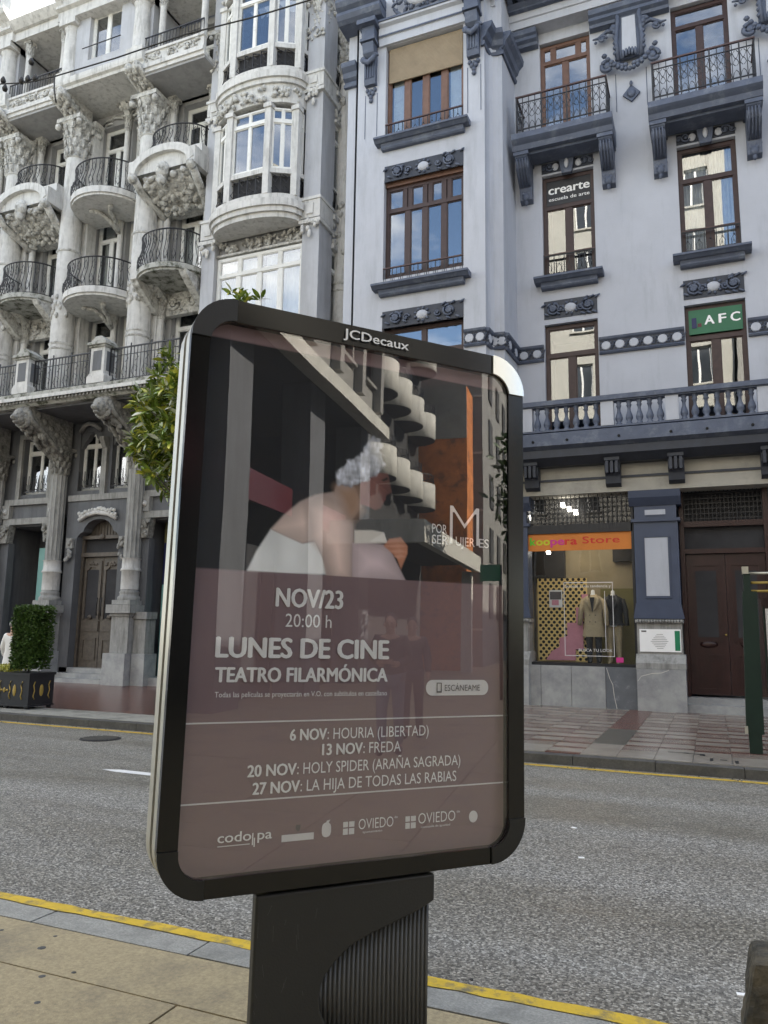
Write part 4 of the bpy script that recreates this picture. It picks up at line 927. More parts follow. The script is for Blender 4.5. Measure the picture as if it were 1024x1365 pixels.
# ---- bowed balconies, centre bays
for c in CC:
    for z in (11.32, 14.42):
        b = MB(); bowed_slab(b, c, 1.26, 17.4, 15.7, z-.26, z, p=.7); bo = b.build('bowed_balcony', 'stone', lb)
        bellied_rail(bo, c, 1.19, 17.35, 15.80, z, .93, 30, p=.7)
        cc = MB()
        for s in (-1, 1): cc.tube([(c, 17.2, z-.7), (c+s*.1, 16.9, z-.42), (c+s*.18, 16.6, z-.32), (c+s*.34, 16.45, z-.30)], .07, 6); cc.blob((c+s*.36, 16.42, z-.32), (.09, .09, .06), 7, 5)
        cc.build('balcony_bracket', 'stonecarve', bo)
# ---- side bays
for c in SC:
    z = 11.6; b = MB(); bowed_slab(b, c, 1.08, 17.4, 15.75, z-.22, z, p=.55); bo = b.build('bowed_balcony', 'stonemoss', lb)
    bellied_rail(bo, c, 1.0, 17.35, 15.86, z, 1.02, 30, p=.55)
    cc = MB(); cc.exx([(17.4, z-.22), (16.0, z-.22), (16.1, z-.35), (16.9, z-.9), (17.4, z-1.0)], c-.95, c-.72); cc.exx([(17.4, z-.22), (16.0, z-.22), (16.1, z-.35), (16.9, z-.9), (17.4, z-1.0)], c+.72, c+.95)
    cc.box(c-.72, c+.72, 17.2, 17.38, z-.9, z-.22)
    for s in (-1, 1): spiral(cc, (c+s*.35, z-.55), .2, 1.6, 17.18, s, .05, 0); spiral(cc, (c+s*.85, z-.45), .14, 1.4, 16.9, s, .04, 0)
    carve(cc, c-.6, c+.6, z-.85, z-.3, 17.2, 18, .06, .11, .03, ra); cc.build('balcony_bracket', 'stonecarve', bo)
    # mid-height balcony with arched hood front
    z = 15.22; b = MB(); n = 12; hw = 1.12; yF = 15.95
    arc = [(c-hw*math.cos(math.pi*i/n), z-.62+.62*math.sin(math.pi*i/n)) for i in range(n+1)]
    arc2 = [(c-(hw-.2)*math.cos(math.pi*i/n), z-.72+.50*math.sin(math.pi*i/n)) for i in range(n+1)]
    for i in range(n):
        q = [arc[i], arc[i+1], arc2[i+1], arc2[i]]
        b.prism(q, lambda x, zz: (x, yF-.12, zz), lambda x, zz: (x, yF+.25, zz))
    b.box(c-hw, c+hw, yF+.25, 17.4, z-.42, z); b.box(c-hw-.04, c-hw+.12, yF-.1, 17.4, z-.8, z-.3); b.box(c+hw-.12, c+hw+.04, yF-.1, 17.4, z-.8, z-.3)
    b.exy([(c-hw+.1, z-.7)]+arc2+[(c+hw-.1, z-.7)], yF+.02, yF+.25)
    bo = b.build('hooded_balcony', 'stone', lb)
    bellied_rail(bo, c, 1.0, 17.35, 16.1, z, .75, 24, p=.5)
    cc = MB(); cc.exx([(17.4, z-.75), (yF+.1, z-.75), (yF+.25, z-1.0), (17.0, z-1.35), (17.4, z-1.4)], c-.8, c+.8)
    for s in (-1, 1): cc.tube([(c+s*1.0, yF, z-.8), (c+s*.98, yF+.3, z-1.05), (c+s*.85, 16.8, z-1.3), (c+s*.76, 17.1, z-1.5)], .12, 7); cc.blob((c+s*1.02, yF-.05, z-.82), .15, 8, 6)
    for k in range(120):
        t = ra.random(); s = ra.uniform(.05, .12); cc.blob((c+ra.uniform(-.82, .82)*(1-.2*t), yF+.05+t*1.05, z-.80-t*.60-ra.uniform(0, .05)), (s, s, s*.9), 6, 5, Matrix.Rotation(ra.random()*3, 3, 'Y'))
    cc.blob((c, yF-.02, z-.75), (.22, .16, .26), 9, 7); cc.blob((c-.02, yF, z-1.0), (.14, .14, .2), 8, 6)
    cc.build('carved_cluster', 'stonecarve', bo)
    # top loggia parapet
    z = 17.8; b = MB(); b.box(c-1.2, c+1.2, 15.95, 17.4, z, z+.12); b.box(c-1.18, c+1.18, 15.9, 16.05, z+.12, z+.26); b.box(c-1.15, c+1.15, 15.98, 16.1, z+.26, z+.62); b.box(c-1.17, c+1.17, 15.93, 16.12, z+.62, z+.70)
    bo = b.build('loggia_parapet', 'stone', lb); cc = MB(); carve(cc, c-1.0, c+1.0, z+.32, z+.56, 15.99, 46, .05, .1, .05, ra)
    for s in (-1, 0, 1): spiral(cc, (c+s*.6, z+.44), .13, 1.3, 15.96, 1, .03, 0)
    cc.build('carved_relief', 'stonecarve', bo)
    g_ = MB(); g_.box(c-1.1, c+1.1, 16.0, 16.03, z+1.2, z+1.23)
    for k in range(21): xx = c-1.1+k*.11; g_.box(xx-.008, xx+.008, 16.007, 16.023, z+.7, z+1.2)
    g_.build('railing', 'iron', bo)
    for s in (-.5, .95): column(lb, c+s*1.05, 16.15, z+.7, z+2.7, .1, .5, base=False, m='stone', name='loggia_column')
    B('loggia_lintel', 'stone', lb, (c-1.25, c+1.25, 15.9, 17.4, z+2.7, z+3.0)); B('loggia_soffit', 'grey', lb, (c-1.2, c+1.2, 16.0, 17.4, 17.72, 17.8))
    MB().exx([(17.4, z+3.0), (15.8, z+3.0), (15.7, z+3.1), (15.6, z+3.22), (17.4, z+3.3)], c-1.3, c+1.3).build('cornice', 'stone', lb)
# ---- projecting top boxes
for c in CC:
    x0, x1 = c-1.72, c+1.72; b = MB(); YB = 15.8
    b.exx([(17.4, 18.08), (YB+.12, 18.08), (YB+.1, 18.16), (YB+.02, 18.2), (YB, 18.28), (YB, 18.40), (YB+.04, 18.42), (17.4, 18.42)], x0, x1)
    bx = b.build('top_bay', 'stone', lb)
    b = MB(); wall_holes(b, x0+.55, x1-.55, 18.42, 21, YB+.22, YB+.36, [(c-.62, c+.62, 18.98, 20.6)]); b.box(x0+.02, x0+.55, YB+.4, 17.4, 18.42, 21); b.box(x1-.55, x1-.02, YB+.4, 17.4, 18.42, 21); b.box(x0+.5, x0+.56, YB+.22, YB+.4, 18.42, 21); b.box(x1-.56, x1-.5, YB+.22, YB+.4, 18.42, 21)
    b.build('top_bay_wall', 'greyp', bx)
    window(lb, c-.62, c+.62, 18.98, 20.6, YB+.4, 2, 'white', fr=.09, mul=.12)
    MB().tube([(c-.75, YB+.1, 19.32), (c+.75, YB+.1, 19.32)], .018, 6).build('window_bar', 'iron', lb)
    for s in (-1, 1):
        cx = c+s*1.38; cc = MB(); cc.box(cx-.3, cx+.3, YB+.02, YB+.6, 18.42, 18.66)
        cc.lathe([(.27, 0), (.29, .05), (.25, .1), (.25, .5), (.235, 1.3), (.22, 1.55), (.27, 1.6), (.23, 1.66)], (cx, YB+.3, 18.66), 20); cc.box(cx-.32, cx+.32, YB, YB+.6, 20.32, 20.5); cc.build('stout_column', 'stone', bx)
    b = MB(); b.exx([(17.6, 20.5), (YB, 20.5), (YB, 20.8), (YB-.12, 20.84), (YB-.12, 21.05), (YB-.38, 21.2), (YB-.45, 21.32), (YB-.45, 21.42), (17.6, 21.5)], x0-.05, x1+.05)
    b.build('entablature', 'stone', bx)
    b = MB(); b.exx([(17.6, 21.5), (YB+.1, 21.5), (YB+.1, 22.6), (YB-.15, 22.7), (YB-.2, 22.9), (17.6, 23.0)], x0+.3, x1-.3); b.build('attic', 'stone', bx)
    B('attic_panel', 'grey', bx, (c-.9, c+.9, YB+.08, YB+.099, 21.7, 22.4))
b = MB(); b.box(-30, -12.2, 18.8, 30, 0, 22.4); b.box(-30, -12.2, 17.62, 18.8, 20.4, 21.2); b.box(-12.65, -9.05, 18.9, 30, 0, 22); b.build('body', 'grey', lb)
# ---- ground storey
def gwall(b, *q): 
    for k in q: b.box(*k)
for c in SC:
    B('lintel_band', 'stonelow', lb, (c-1.05, c+1.05, 17.22, 17.38, 5.36, 5.54), (c-1.05, c+1.05, 17.22, 17.38, 4.75, 4.94))
    B('fascia', 'greylow', lb, (c-1.05, c+1.05, 17.33, 17.38, 4.94, 5.36))
    B('shop_reveal', 'greylow', lb, (c-1.06, c-.92, 17.4, 18.6, .1, 4.75), (c+.92, c+1.06, 17.4, 18.6, .1, 4.75), (c-1.06, c+1.06, 18.6, 18.65, .1, 4.75), (c-1.0, c+1.0, 17.4, 18.6, 4.7, 4.75))
    sw = B('shop_screen', 'teal', lb, (c-.1, c+.9, 17.85, 17.88, .35, 4.08) if c < -15 else (c-.70, c+.9, 17.85, 17.88, .35, 2.9), label='turquoise panel filling the shop opening')
    if c > -15: B('navy_panel', 'navy', sw, (c-.70, c+.9, 17.85, 17.88, 2.9, 4.1)); B('banner', 'khaki', sw, (c-.7, c+.9, 17.85, 17.88, 4.1, 4.7))
    for s in (-1, 1):
        xx = c+s*.94; q = B('pilaster', 'greylow', lb, (xx-.18, xx+.18, 17.26, 17.5, .9, 4.18)); cc = MB(); cc.exy([(xx-.18, 4.18), (xx+.18, 4.18), (xx+.27, 4.74), (xx-.27, 4.74)], 17.15, 17.4)
        for k in range(14): cc.blob((xx+ra.uniform(-.2, .2), 17.14, ra.uniform(4.24, 4.68)), (.07, .05, .06), 6, 4)
        for t in (-1, 1): spiral(cc, (xx+t*.15, 4.58), .09, 1.3, 17.12, t, .03, 0)
        cc.build('capital', 'stonecarvelow', q); B('plinth', 'marble', q, (xx-.22, xx+.22, 17.2, 17.5, .1, .9))
        B('rosette_block', 'stonelow', lb, (xx-.16, xx+.16, 17.18, 17.38, 4.94, 5.36)); MB().lathe([(.09, 0), (.1, .02), (.05, .03), (.04, .06), (.0001, .06)], (0, 0, 0), 12).build('rosette', 'stone', lb, Matrix.Translation((xx, 17.18, 5.15)) @ Matrix.Rotation(R(90), 4, 'X'))
    B('shop_sill', 'marble', lb, (c-.92, c+.92, 17.1, 17.85, .1, .34))
for c in CC:
    B('lintel_band', 'stonelow', lb, (c-1.2, c+1.2, 17.2, 17.38, 5.36, 5.54)); 
    # arched doorway wall
    Wd = 1.22; zt = 5.36; b = MB(); hw = .80
    P = [(c-Wd, .1), (c-hw, .1), (c-hw, 4.15), (c-hw+.03, 4.3), (c-hw+.14, 4.4), (c-.56, 4.44), (c-.52, 4.55), (c-.38, 4.7), (c-.2, 4.78), (c, 4.8)]
    P2 = P+[(c, zt), (c-Wd, zt)]
    b.exy(P2, 17.25, 17.6); b.exy([(2*c-x, z) for x, z in P2][::-1], 17.25, 17.6); b.build('doorway_arch', 'greylow', lb)
    cc = MB(); 
    cc.tube([(c-.7, 17.2, 4.78), (c-.4, 17.18, 4.92), (c, 17.16, 4.98), (c+.4, 17.18, 4.92), (c+.7, 17.2, 4.78)], .07, 6)
    for k in range(26): t = -1+2*k/25; cc.blob((c+t*.68, 17.16, 4.92+.1*(1-t*t)+ra.uniform(-.05, .09)), (.06, .05, .06), 6, 5)
    cc.build('garland', 'stone', lb)
    for s in (-1, 1):
        cc = MB(); cc.box(c+s*.98-.12, c+s*.98+.12, 17.16, 17.25, 3.95, 4.25)
        for k in range(10): cc.blob((c+s*.98+ra.uniform(-.1, .1), 17.15, ra.uniform(3.6, 4.2)), (.06, .05, .07), 6, 4)
        cc.build('door_bracket', 'stonelow', lb)
    for k in range(3): B('step', 'marble', lb, (c-1.1-.06*(2-k), c+1.05+.0*(2-k), 16.85+.2*k, 17.7, .1+.14*k, .1+.14*(k+1)-.002))
    dd = B('oak_door', 'dooroak', lb, (c-hw, c-hw+.08, 17.5, 17.66, .5, 4.3), (c+hw-.08, c+hw, 17.5, 17.66, .5, 4.3), (c-hw, c+hw, 17.48, 17.66, 3.72, 3.84), (c-hw, c+hw, 17.46, 17.66, 4.24, 4.34), (c-hw, c+hw, 17.62, 17.66, 4.34, 4.82), label='old oak double door under a scalloped arch')
    B('fanlight', 'room', dd, (c-hw+.08, c+hw-.08, 17.6, 17.62, 3.84, 4.24))
    cc = MB(); 
    for k in range(-6, 7): cc.box(c+k*.11-.015, c+k*.11+.015, 17.6, 17.62, 4.34, 4.75)
    cc.blob((c, 17.45, 4.3), (.1, .05, .09), 8, 5); cc.build('lunette_slats', 'dooroak', dd)
    for s in (-1, 1):
        xa = c+s*.36; lf = MB(); lf.box(xa-.35, xa+.35, 17.58, 17.63, .52, 3.7)
        lf.exy([(xa-.3, 3.3), (xa-.3, 3.6), (xa+.3, 3.6), (xa+.3, 3.3), (xa+.15, 3.35), (xa+.1, 3.42), (xa-.1, 3.42), (xa-.15, 3.35)], 17.545, 17.58)
        for a0, a1, z0, z1 in ((-.32, -.23, 1.9, 3.6), (.23, .32, 1.9, 3.6), (-.32, .32, 1.55, 1.85)): lf.box(xa+a0, xa+a1, 17.55, 17.58, z0, z1)
        for a0, a1, z0, z1 in ((-.26, .26, .72, .78), (-.26, .26, 1.3, 1.36), (-.26, -.2, .78, 1.3), (.2, .26, .78, 1.3)): lf.box(xa+a0, xa+a1, 17.555, 17.58, z0, z1)
        for k in range(8): lf.blob((xa+ra.uniform(-.25, .25), 17.54, 3.52+ra.uniform(-.05, .05)), (.06, .03, .04), 6, 4)
        lf.blob((xa, 17.54, 1.96), (.09, .03, .07), 7, 5); leaf_ = lf.build('door_leaf', 'dooroak', dd)
        B('dark_glass', 'room', dd, (xa-.22, xa+.22, 17.572, 17.579, 1.92, 3.34))
        MB().tube([(xa-s*.28, 17.5, 2.0), (xa-s*.28, 17.48, 2.12), (xa-s*.28, 17.48, 2.4), (xa-s*.28, 17.5, 2.52)], .02, 6).build('handle', 'iron', dd)
# ================================================================== tower with bowed windows (part of the same building)
PL, PRr = (-12.62, -12.2), (-9.45, -8.95)
for (a, c) in (PL, PRr):
    p = B('tower_pilaster', 'greyp', lb, (a, c, 16.5, 17.2, 8.2, 20.5)); m_ = (a+c)/2
    for z0, z1 in ((8.3, 8.95), (12.2, 13.0), (16.0, 16.7)):
        cc = MB(); cc.box(a-.04, c+.04, 16.43, 17.2, z0+.15, z1-.15); cc.box(a-.07, c+.07, 16.4, 17.2, z0+.0, z0+.1); cc.box(a-.07, c+.07, 16.4, 17.2, z1-.15, z1-.07); cc.box(m_-.1, m_+.1, 16.40, 16.43, z0+.25, z1-.25)
        for k in range(8): cc.blob((ra.uniform(a, c), 16.42, z0+ra.uniform(-.25, .1)), (.06, .05, .08), 6, 4)
        cc.blob((m_, 16.42, z0-.3), (.06, .04, .12), 6, 5); cc.build('pilaster_band', 'stone', p)
    capital(p, m_, 16.72, 18.0, 18.9, .2)
    cc = MB(); carve(cc, a-.02, c+.02, 17.6, 18.0, 16.48, 14, .05, .09, .03, ra); cc.build('capital_foliage', 'stonecarve', p)
tc0, hw = (PL[1]+PRr[0])/2, (PRr[0]-PL[1])/2
def bowwall(name, z0, z1, yf, m, e=0, parent=lb, y0=16.6, p=.75, n=18, th=None):
    b = MB(); pt = bowpts(tc0, hw+e, y0, yf-e, n, p); b.exz(pt, z0, z1); return b.build(name, m, parent)
YT = 15.78
def towerstorey(zs, zr, zt, top):
    """zs slab top, zr handrail height, zt transom, top = window head"""
    pts = [(-1, 0), (-.93, .42), (-.45, .86), (.0, 1), (.45, .86), (.93, .42), (1, 0)]
    P = [(tc0+hw*.97*a, 16.6-(16.6-YT)*q) for a, q in pts]
    for i in (1, 2, 4, 5):
        x, y = P[i]; B('bow_mullion', 'stone', lb, (x-.09, x+.09, y-.08, y+.12, zs, top))
        MB().box(-.12, .12, -.12, .14, 0, .12).build('mullion_cap', 'stone', lb, Matrix.Translation((x, y, top-.16)))
    segs = [(P[1], P[2], 1), (P[2], P[4], 2), (P[4], P[5], 2)]
    for (pa, pb, nc) in ((P[0], P[1], 1), (P[1], P[2], 2), (P[2], P[4], 2), (P[4], P[5], 2), (P[5], P[6], 1)):
        d = Vector((pb[0]-pa[0], pb[1]-pa[1], 0)); L = d.length; T = Matrix.Translation((pa[0], pa[1], 0)) @ Matrix.Rotation(math.atan2(d.y, d.x), 4, 'Z')
        if L < .3: continue
        window(lb, .07, L-.07, zr+.06, top-.1, .04, nc, 'white', zt, tcols=nc, fr=.05, mul=.07, T=T, tr_h=.1, name='bow_window')
        B2 = MB(); B2.box(.0, L, -.05, .1, zr-.08, zr+.05); B2.build('bow_sill', 'stone', lb, T)
        b = MB(); b.box(.08, L-.08, .1, .12, zs, zr-.08); b.build('dark_infill', 'room', lb, T)
        b = MB(); n = max(2, int(L/.28)); b.box(.08, L-.08, 0, .02, zs+.04, zs+.06)
        for k in range(n):
            cx = .08+(L-.16)*(k+.5)/n; h = zr-zs-.1
            b.tube([(cx, .0, zs+.05), (cx-.09, -.05, zs+.05+h*.2), (cx-.02, -.04, zs+h*.45), (cx+.08, 0, zs+h*.3), (cx+.02, -.04, zs+h*.18)], .014, 4)
            b.tube([(cx-.1, 0, zs+h), (cx+.08, -.02, zs+h*.85), (cx, -.02, zs+h*.62), (cx-.08, 0, zs+h*.8)], .014, 4); b.box(cx+.12, cx+.14, -.005, .015, zs, zr-.05)
        b.build('ironwork', 'iron', lb, T)
for (zs, zr, zt, top) in ((12.92, 13.62, 15.02, 15.55), (16.62, 17.3, 18.8, 19.3)):
    towerstorey(zs, zr, zt, top)
    for e, z0, z1 in ((.02, zs-.16, zs), (.10, zs-.36, zs-.16), (.04, zs-.5, zs-.36), (-.03, zs-.64, zs-.5)):
        bowwall('bow_slab', z0, z1-.002, YT, 'stone', e)
for z0, z1 in ((15.56, 16.0), (19.3, 20.2)):
    bowwall('bow_frieze', z0, z1, YT+.02, 'stone', 0); cc = MB()
    for k in range(60):
        a = math.pi*ra.uniform(.08, .92); x = tc0-hw*math.cos(a); y = 16.6-(16.6-YT+.02)*(math.sin(a)**.75); s = ra.uniform(.06, .12)
        cc.blob((x, y-.02, ra.uniform(z0+.05, z1-.03)), (s, s*.6, s*.6), 6, 4, Matrix.Rotation(ra.random()*3, 3, 'Y'))
    cc.build('carved_garland', 'stonecarve', lb)
BB('tower_wall', 'grey', lb, (-12.2, -9.45, 16.72, 16.9, 11.75, 12.4), (-12.2, -9.45, 16.75, 16.9, 8.2, 9.0)); cc = MB(); carve(cc, -12.1, -9.5, 11.95, 12.25, 16.7, 70, .06, .13, .06, ra); cc.box(-12.2, -9.45, 16.6, 16.72, 11.84, 11.9); cc.build('carved_garland', 'stonecarve', lb)
window(lb, -12.18, -9.47, 9.0, 11.8, 16.68, [0, .24, .5, .76, 1], 'white', 11.22, tcols=4, fr=.09, mul=.13, curtain=True)
# side face of the tower
B('tower_side', 'greyp', lb, (-9.1, -8.97, 17.2, 17.3, 8.2, 20.5), (-9.1, -8.97, 17.3, 18.2, 8.2, 9), (-9.1, -8.95, 17.22, 18.2, 11.85, 12.9), (-9.1, -8.95, 17.22, 18.2, 15.55, 16.6), (-9.1, -8.95, 17.2, 18.2, 19.4, 22))
Ts = Matrix.Translation((-8.98, 16.5, 0)) @ Matrix.Rotation(R(90), 4, 'Z')
for z0, zr, zt, top in ((9.0, 9.6, 11.2, 11.8), (12.95, 13.62, 15.0, 15.52), (16.65, 17.3, 18.8, 19.35)):
    window(lb, .72, 1.5, zr, top, .04, 2, 'white', zt, tcols=2, fr=.05, mul=.08, T=Ts, name='side_window')
    MB().box(.7, 1.52, .1, .12, z0, zr).build('dark_infill', 'room', lb, Ts); b = MB()
    for k in range(3):
        cx = .8+.25*k; b.tube([(cx, .0, z0+.05), (cx-.09, -.05, z0+.2), (cx-.02, -.04, z0+.4), (cx+.08, 0, z0+.25), (cx, -.02, z0+.15)], .014, 4); b.tube([(cx-.1, 0, zr-.05), (cx+.08, -.02, zr-.15), (cx, -.02, zr-.3)], .014, 4)
    b.build('ironwork', 'iron', lb, Ts); cc = MB()
    for k in range(22): cc.blob((-8.93, ra.uniform(17.2, 18.05), top+ra.uniform(.1, .7)), (.05, .1, .08), 6, 4)
    cc.build('carved_garland', 'stonecarve', lb); BB('side_ledge', 'stone', lb, (-9.0, -8.88, 17.2, 18.1, top+.02, top+.1), (-9.0, -8.86, 17.2, 18.1, top+.85, top+.98))
BB('tower_base', 'greylow', lb, (-12.62, -8.95, 16.9, 17.2, .1, 8.2), (-9.1, -8.95, 17.2, 18.9, .1, 8.2)); B('tower_ledge', 'stone', lb, (-12.7, -8.9, 16.3, 17.2, 7.9, 8.2))
# corner pipe column
column(lb, -8.86, 17.72, 8.2, 18.6, .25, .9, base=True, m='stone', name='corner_column'); cc = MB()
for z in (10.7, 10.9, 17.6): cc.lathe([(.25, 0), (.29, .04), (.25, .08)], (-8.86, 17.72, z), 18)
for k in range(34): a = ra.uniform(math.pi, 2.2*math.pi); cc.blob((-8.86+.25*math.cos(a), 17.72+.25*math.sin(a), ra.choice([ra.uniform(11.8, 13.4), ra.uniform(16.2, 17.4)])), (.07, .07, .1), 6, 4)
cc.build('column_ornament', 'stonecarve', lb); console(lb, -8.86, .6, 17.75, 16.9, 18.55, 19.6)
MB().exz([(-8.6, 17.6), (-8.1, 17.6), (-8.1, 18.6), (-8.6, 18.6)], 0, 20).build('party_wall', 'greylow', lb)
# ================================================================== NEAR SIDE OF THE STREET (seen in the panes)
nb1 = thing('cream_apartment_block', 'tall cream-rendered apartment block across the street, mirrored in the window panes', 'building', (0, -6, 0))
def block(root, x0, x1, z0, z1, Y, m, wx, wz, ww, wh, wm='wood'):
    """facade facing +Y with a grid of windows"""
    cols = int((x1-x0)/wx); hs = []
    for i in range(cols):
        for z in wz: cx = x0+(x1-x0)*(i+.5)/cols; hs.append((cx-ww/2, cx+ww/2, z, z+wh))
    T = Matrix.Rotation(math.pi, 4, 'Z'); b = MB()
    wall_holes(b, -x1, -x0, z0, z1, -Y, -Y+.2, [(-h[1], -h[0], h[2], h[3]) for h in hs]); b.build('wall', m, root, T)
    b = MB()
    for h in hs: b.box(-h[1]-.1, -h[0]+.1, -Y-.12, -Y, h[2]-.1, h[2]-.005)
    b.build('sills', m, root, T, kind='stuff')
    for h in hs:
        f = MB(); a, c, d, e = -h[1], -h[0], h[2], h[3]; mm_ = (a+c)/2
        for q in ((a, a+.07, d, e), (c-.07, c, d, e), (mm_-.05, mm_+.05, d, e), (a, c, d, d+.07), (a, c, e-.07, e)): f.box(q[0], q[1], -Y+.16, -Y+.22, q[2], q[3])
        o = f.build('window', wm, root, T)
        inst(pane_mesh(c-a-.1, e-d-.1, 'dullglass'), 'pane', o, T @ Matrix.Translation((mm_, -Y+.2, (d+e)/2)))
M['dullglass'] = mat('dark_window_glass', (.03, .035, .04), .08, .1, 2, spec=.8)
block(nb1, -9.5, 1.5, 0, 27.5, -3.6, 'opp', 2.6, [4.6+3.1*k for k in range(7)], 1.15, 1.9, 'white')
B('body', 'opp', nb1, (-9.5, 1.5, -14, -3.85, 0, 27.45)); MB().exx([(-3.6, 27.0), (-3.2, 27.1), (-3.1, 27.4), (-3.6, 27.5)], -9.6, 1.6).build('cornice', 'opp', nb1)
nb2 = thing('low_beige_house', 'lower beige house across the street beside the tall cream block', 'building', (-20, -6, 0))
block(nb2, -32, -9.6, 0, 15.5, -3.6, 'opp', 3.2, [4.6, 8, 11.4], 1.2, 1.9, 'white'); B('body', 'opp', nb2, (-32, -9.6, -14, -3.85, 0, 15.4))
nb3 = thing('arcaded_concrete_building', 'grey concrete building with deep dark arcade and red sign bands, mirrored in the glass', 'building', (10, -6, 0))
block(nb3, 1.6, 19.4, 8.15, 17, -3.0, 'opp2', 2.4, [9.2+3.2*k for k in range(2)], 1.3, 1.9)
for k in range(9):
    x = 2.6+k*2.0; B('pier', 'opp2', nb3, (x-.16, x+.16, -3.0, -2.75, 8.4, 17))
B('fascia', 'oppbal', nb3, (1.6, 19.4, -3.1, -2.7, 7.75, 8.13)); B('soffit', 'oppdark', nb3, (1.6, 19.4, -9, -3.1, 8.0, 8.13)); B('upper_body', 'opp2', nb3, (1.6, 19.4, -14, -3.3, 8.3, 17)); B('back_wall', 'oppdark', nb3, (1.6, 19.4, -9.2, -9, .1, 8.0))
for x in (3.4, 9.9, 14.6, 19.0): B('arcade_column', 'greylow', nb3, (x-.45, x+.65, -4.2, -3.4, .1, 8.0))
for a, c in ((4.2, 9.3), (10.6, 14.0), (15.3, 18.5)): B('sign_band', 'sign_red', nb3, (a, c, -3.9, -3.8, 4.45, 5.15))
for a, c in ((4.2, 9.3), (10.6, 14.0), (15.3, 18.5)):
    sf = B('shop_front', 'iron', nb3, (a, c, -4.3, -4.2, .1, .5), (a, a+.08, -4.3, -4.2, .5, 3.6), ((a+c)/2-.04, (a+c)/2+.04, -4.3, -4.2, .5, 3.6), (c-.08, c, -4.3, -4.2, .5, 3.6)); B('pane', 'room', sf, (a, c, -4.6, -4.55, .1, 3.7))
nb4 = thing('round_balcony_block', 'pale concrete apartment block with stacks of round balconies, reflected in the display glass', 'building', (24, -7, 0))
B('wall', 'oppdark', nb4, (19.6, 28.6, -14, -3.7, 0, 17.5)); B('lower_wall', 'oppdark', nb4, (19.5, 28.65, -3.72, -3.6, .1, 6.4))  # wall coloured near-black to paint in the shade behind the balconies
bal_m = None
for ix, x in enumerate((20.6, 22.7, 24.9, 27.3)):
    B('recess_shade', 'oppdark', nb4, (x-.75, x+.75, -3.71, -3.68, 6.6, 17.4))  # flat dark strip painting the shaded gap behind each balcony stack
    for k in range(4):
        z = 6.75+2.95*k
        if bal_m is None:
            b = MB(); b.lathe([(.9, 0), (.94, .03), (.94, 1.02), (.9, 1.05), (.85, 1.05), (.85, .14), (.0001, .14)], (0, 0, 0), 20, 0, math.pi); b.exz([(0.9*math.cos(math.pi*i/20), 0.9*math.sin(math.pi*i/20)) for i in range(21)], 0, .12)
            bal_m = b.mesh('round_balcony', M['oppbal']); b = MB(); b.exz([(.93*math.cos(math.pi*i/20), .93*math.sin(math.pi*i/20)) for i in range(21)], -.02, -.002); sof_m = b.mesh('soffit_shade', M['oppdark']); b = MB()  # thin dark half-disc paints the underside shade; the concrete itself is pale
            for i in range(13):
                a = math.pi*i/12; b.tube([(0.89*math.cos(a), 0.89*math.sin(a), 1.05), (0.89*math.cos(a), 0.89*math.sin(a), 1.4)], .012, 4)
                if i < 12: a2 = a+math.pi/12; b.tube([(0.89*math.cos(a), 0.89*math.sin(a), 1.1), (0.89*math.cos(a2), 0.89*math.sin(a2), 1.36)], .012, 4)
            b.tube([(0.89*math.cos(math.pi*i/16), 0.89*math.sin(math.pi*i/16), 1.4) for i in range(17)], .02, 5); rail_m = b.mesh('railing', M['iron'])
        o = inst(bal_m, 'round_balcony', nb4, Matrix.Translation((x, -3.7, z))); inst(rail_m, 'railing', o, Matrix.Translation((x, -3.7, z))); inst(sof_m, 'soffit_shade', o, Matrix.Translation((x, -3.7, z)))
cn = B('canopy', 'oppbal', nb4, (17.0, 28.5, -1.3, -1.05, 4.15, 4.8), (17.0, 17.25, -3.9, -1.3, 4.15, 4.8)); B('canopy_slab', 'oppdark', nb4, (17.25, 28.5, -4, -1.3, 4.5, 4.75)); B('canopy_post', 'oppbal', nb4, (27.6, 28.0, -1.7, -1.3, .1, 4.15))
nb5 = thing('orange_brick_gable', 'bare orange brick gable wall standing next to the round balconies, seen mirrored', 'wall', (29.5, -5, 0))
B('wall', 'brick', nb5, (29.2, 31, -9, -1.75, 0, 12.6)); B('render_patch', 'opp2', nb5, (29.15, 29.19, -9, -1.75, 10.2, 12.65))
nb6 = thing('grey_corner_tower', 'tall grey panelled building with a column of dark side windows, last before the sky', 'building', (40, -5, 0))
B('wall', 'opp2', nb6, (33.5, 58, -14, -1.62, 0, 24))
for k in range(8):
    B('panel_joint', 'oppbal', nb6, (33.46, 33.495, -9, -1.6, 2.9*k+1.8, 2.9*k+1.9))
    for x in (36, 39.5, 43, 46.5, 50, 53.5):
        B('window', 'oppdark', nb6, (x, x+1.4, -1.61, -1.55, 2.9*k+2.4, 2.9*k+4.2))
rs_ = thing('green_shop_sign', 'small green projecting sign with white lettering, mirrored low in the display glass', 'sign', (15.0, 1.0, 0)); B('sign_box', 'sign_green', rs_, (14.95, 15.05, .75, 1.25, 2.9, 3.3)); MB().tube([(15, 1.25, 0.1), (15, 1.25, 3.3)], .04, 8).build('post', 'iron', rs_)

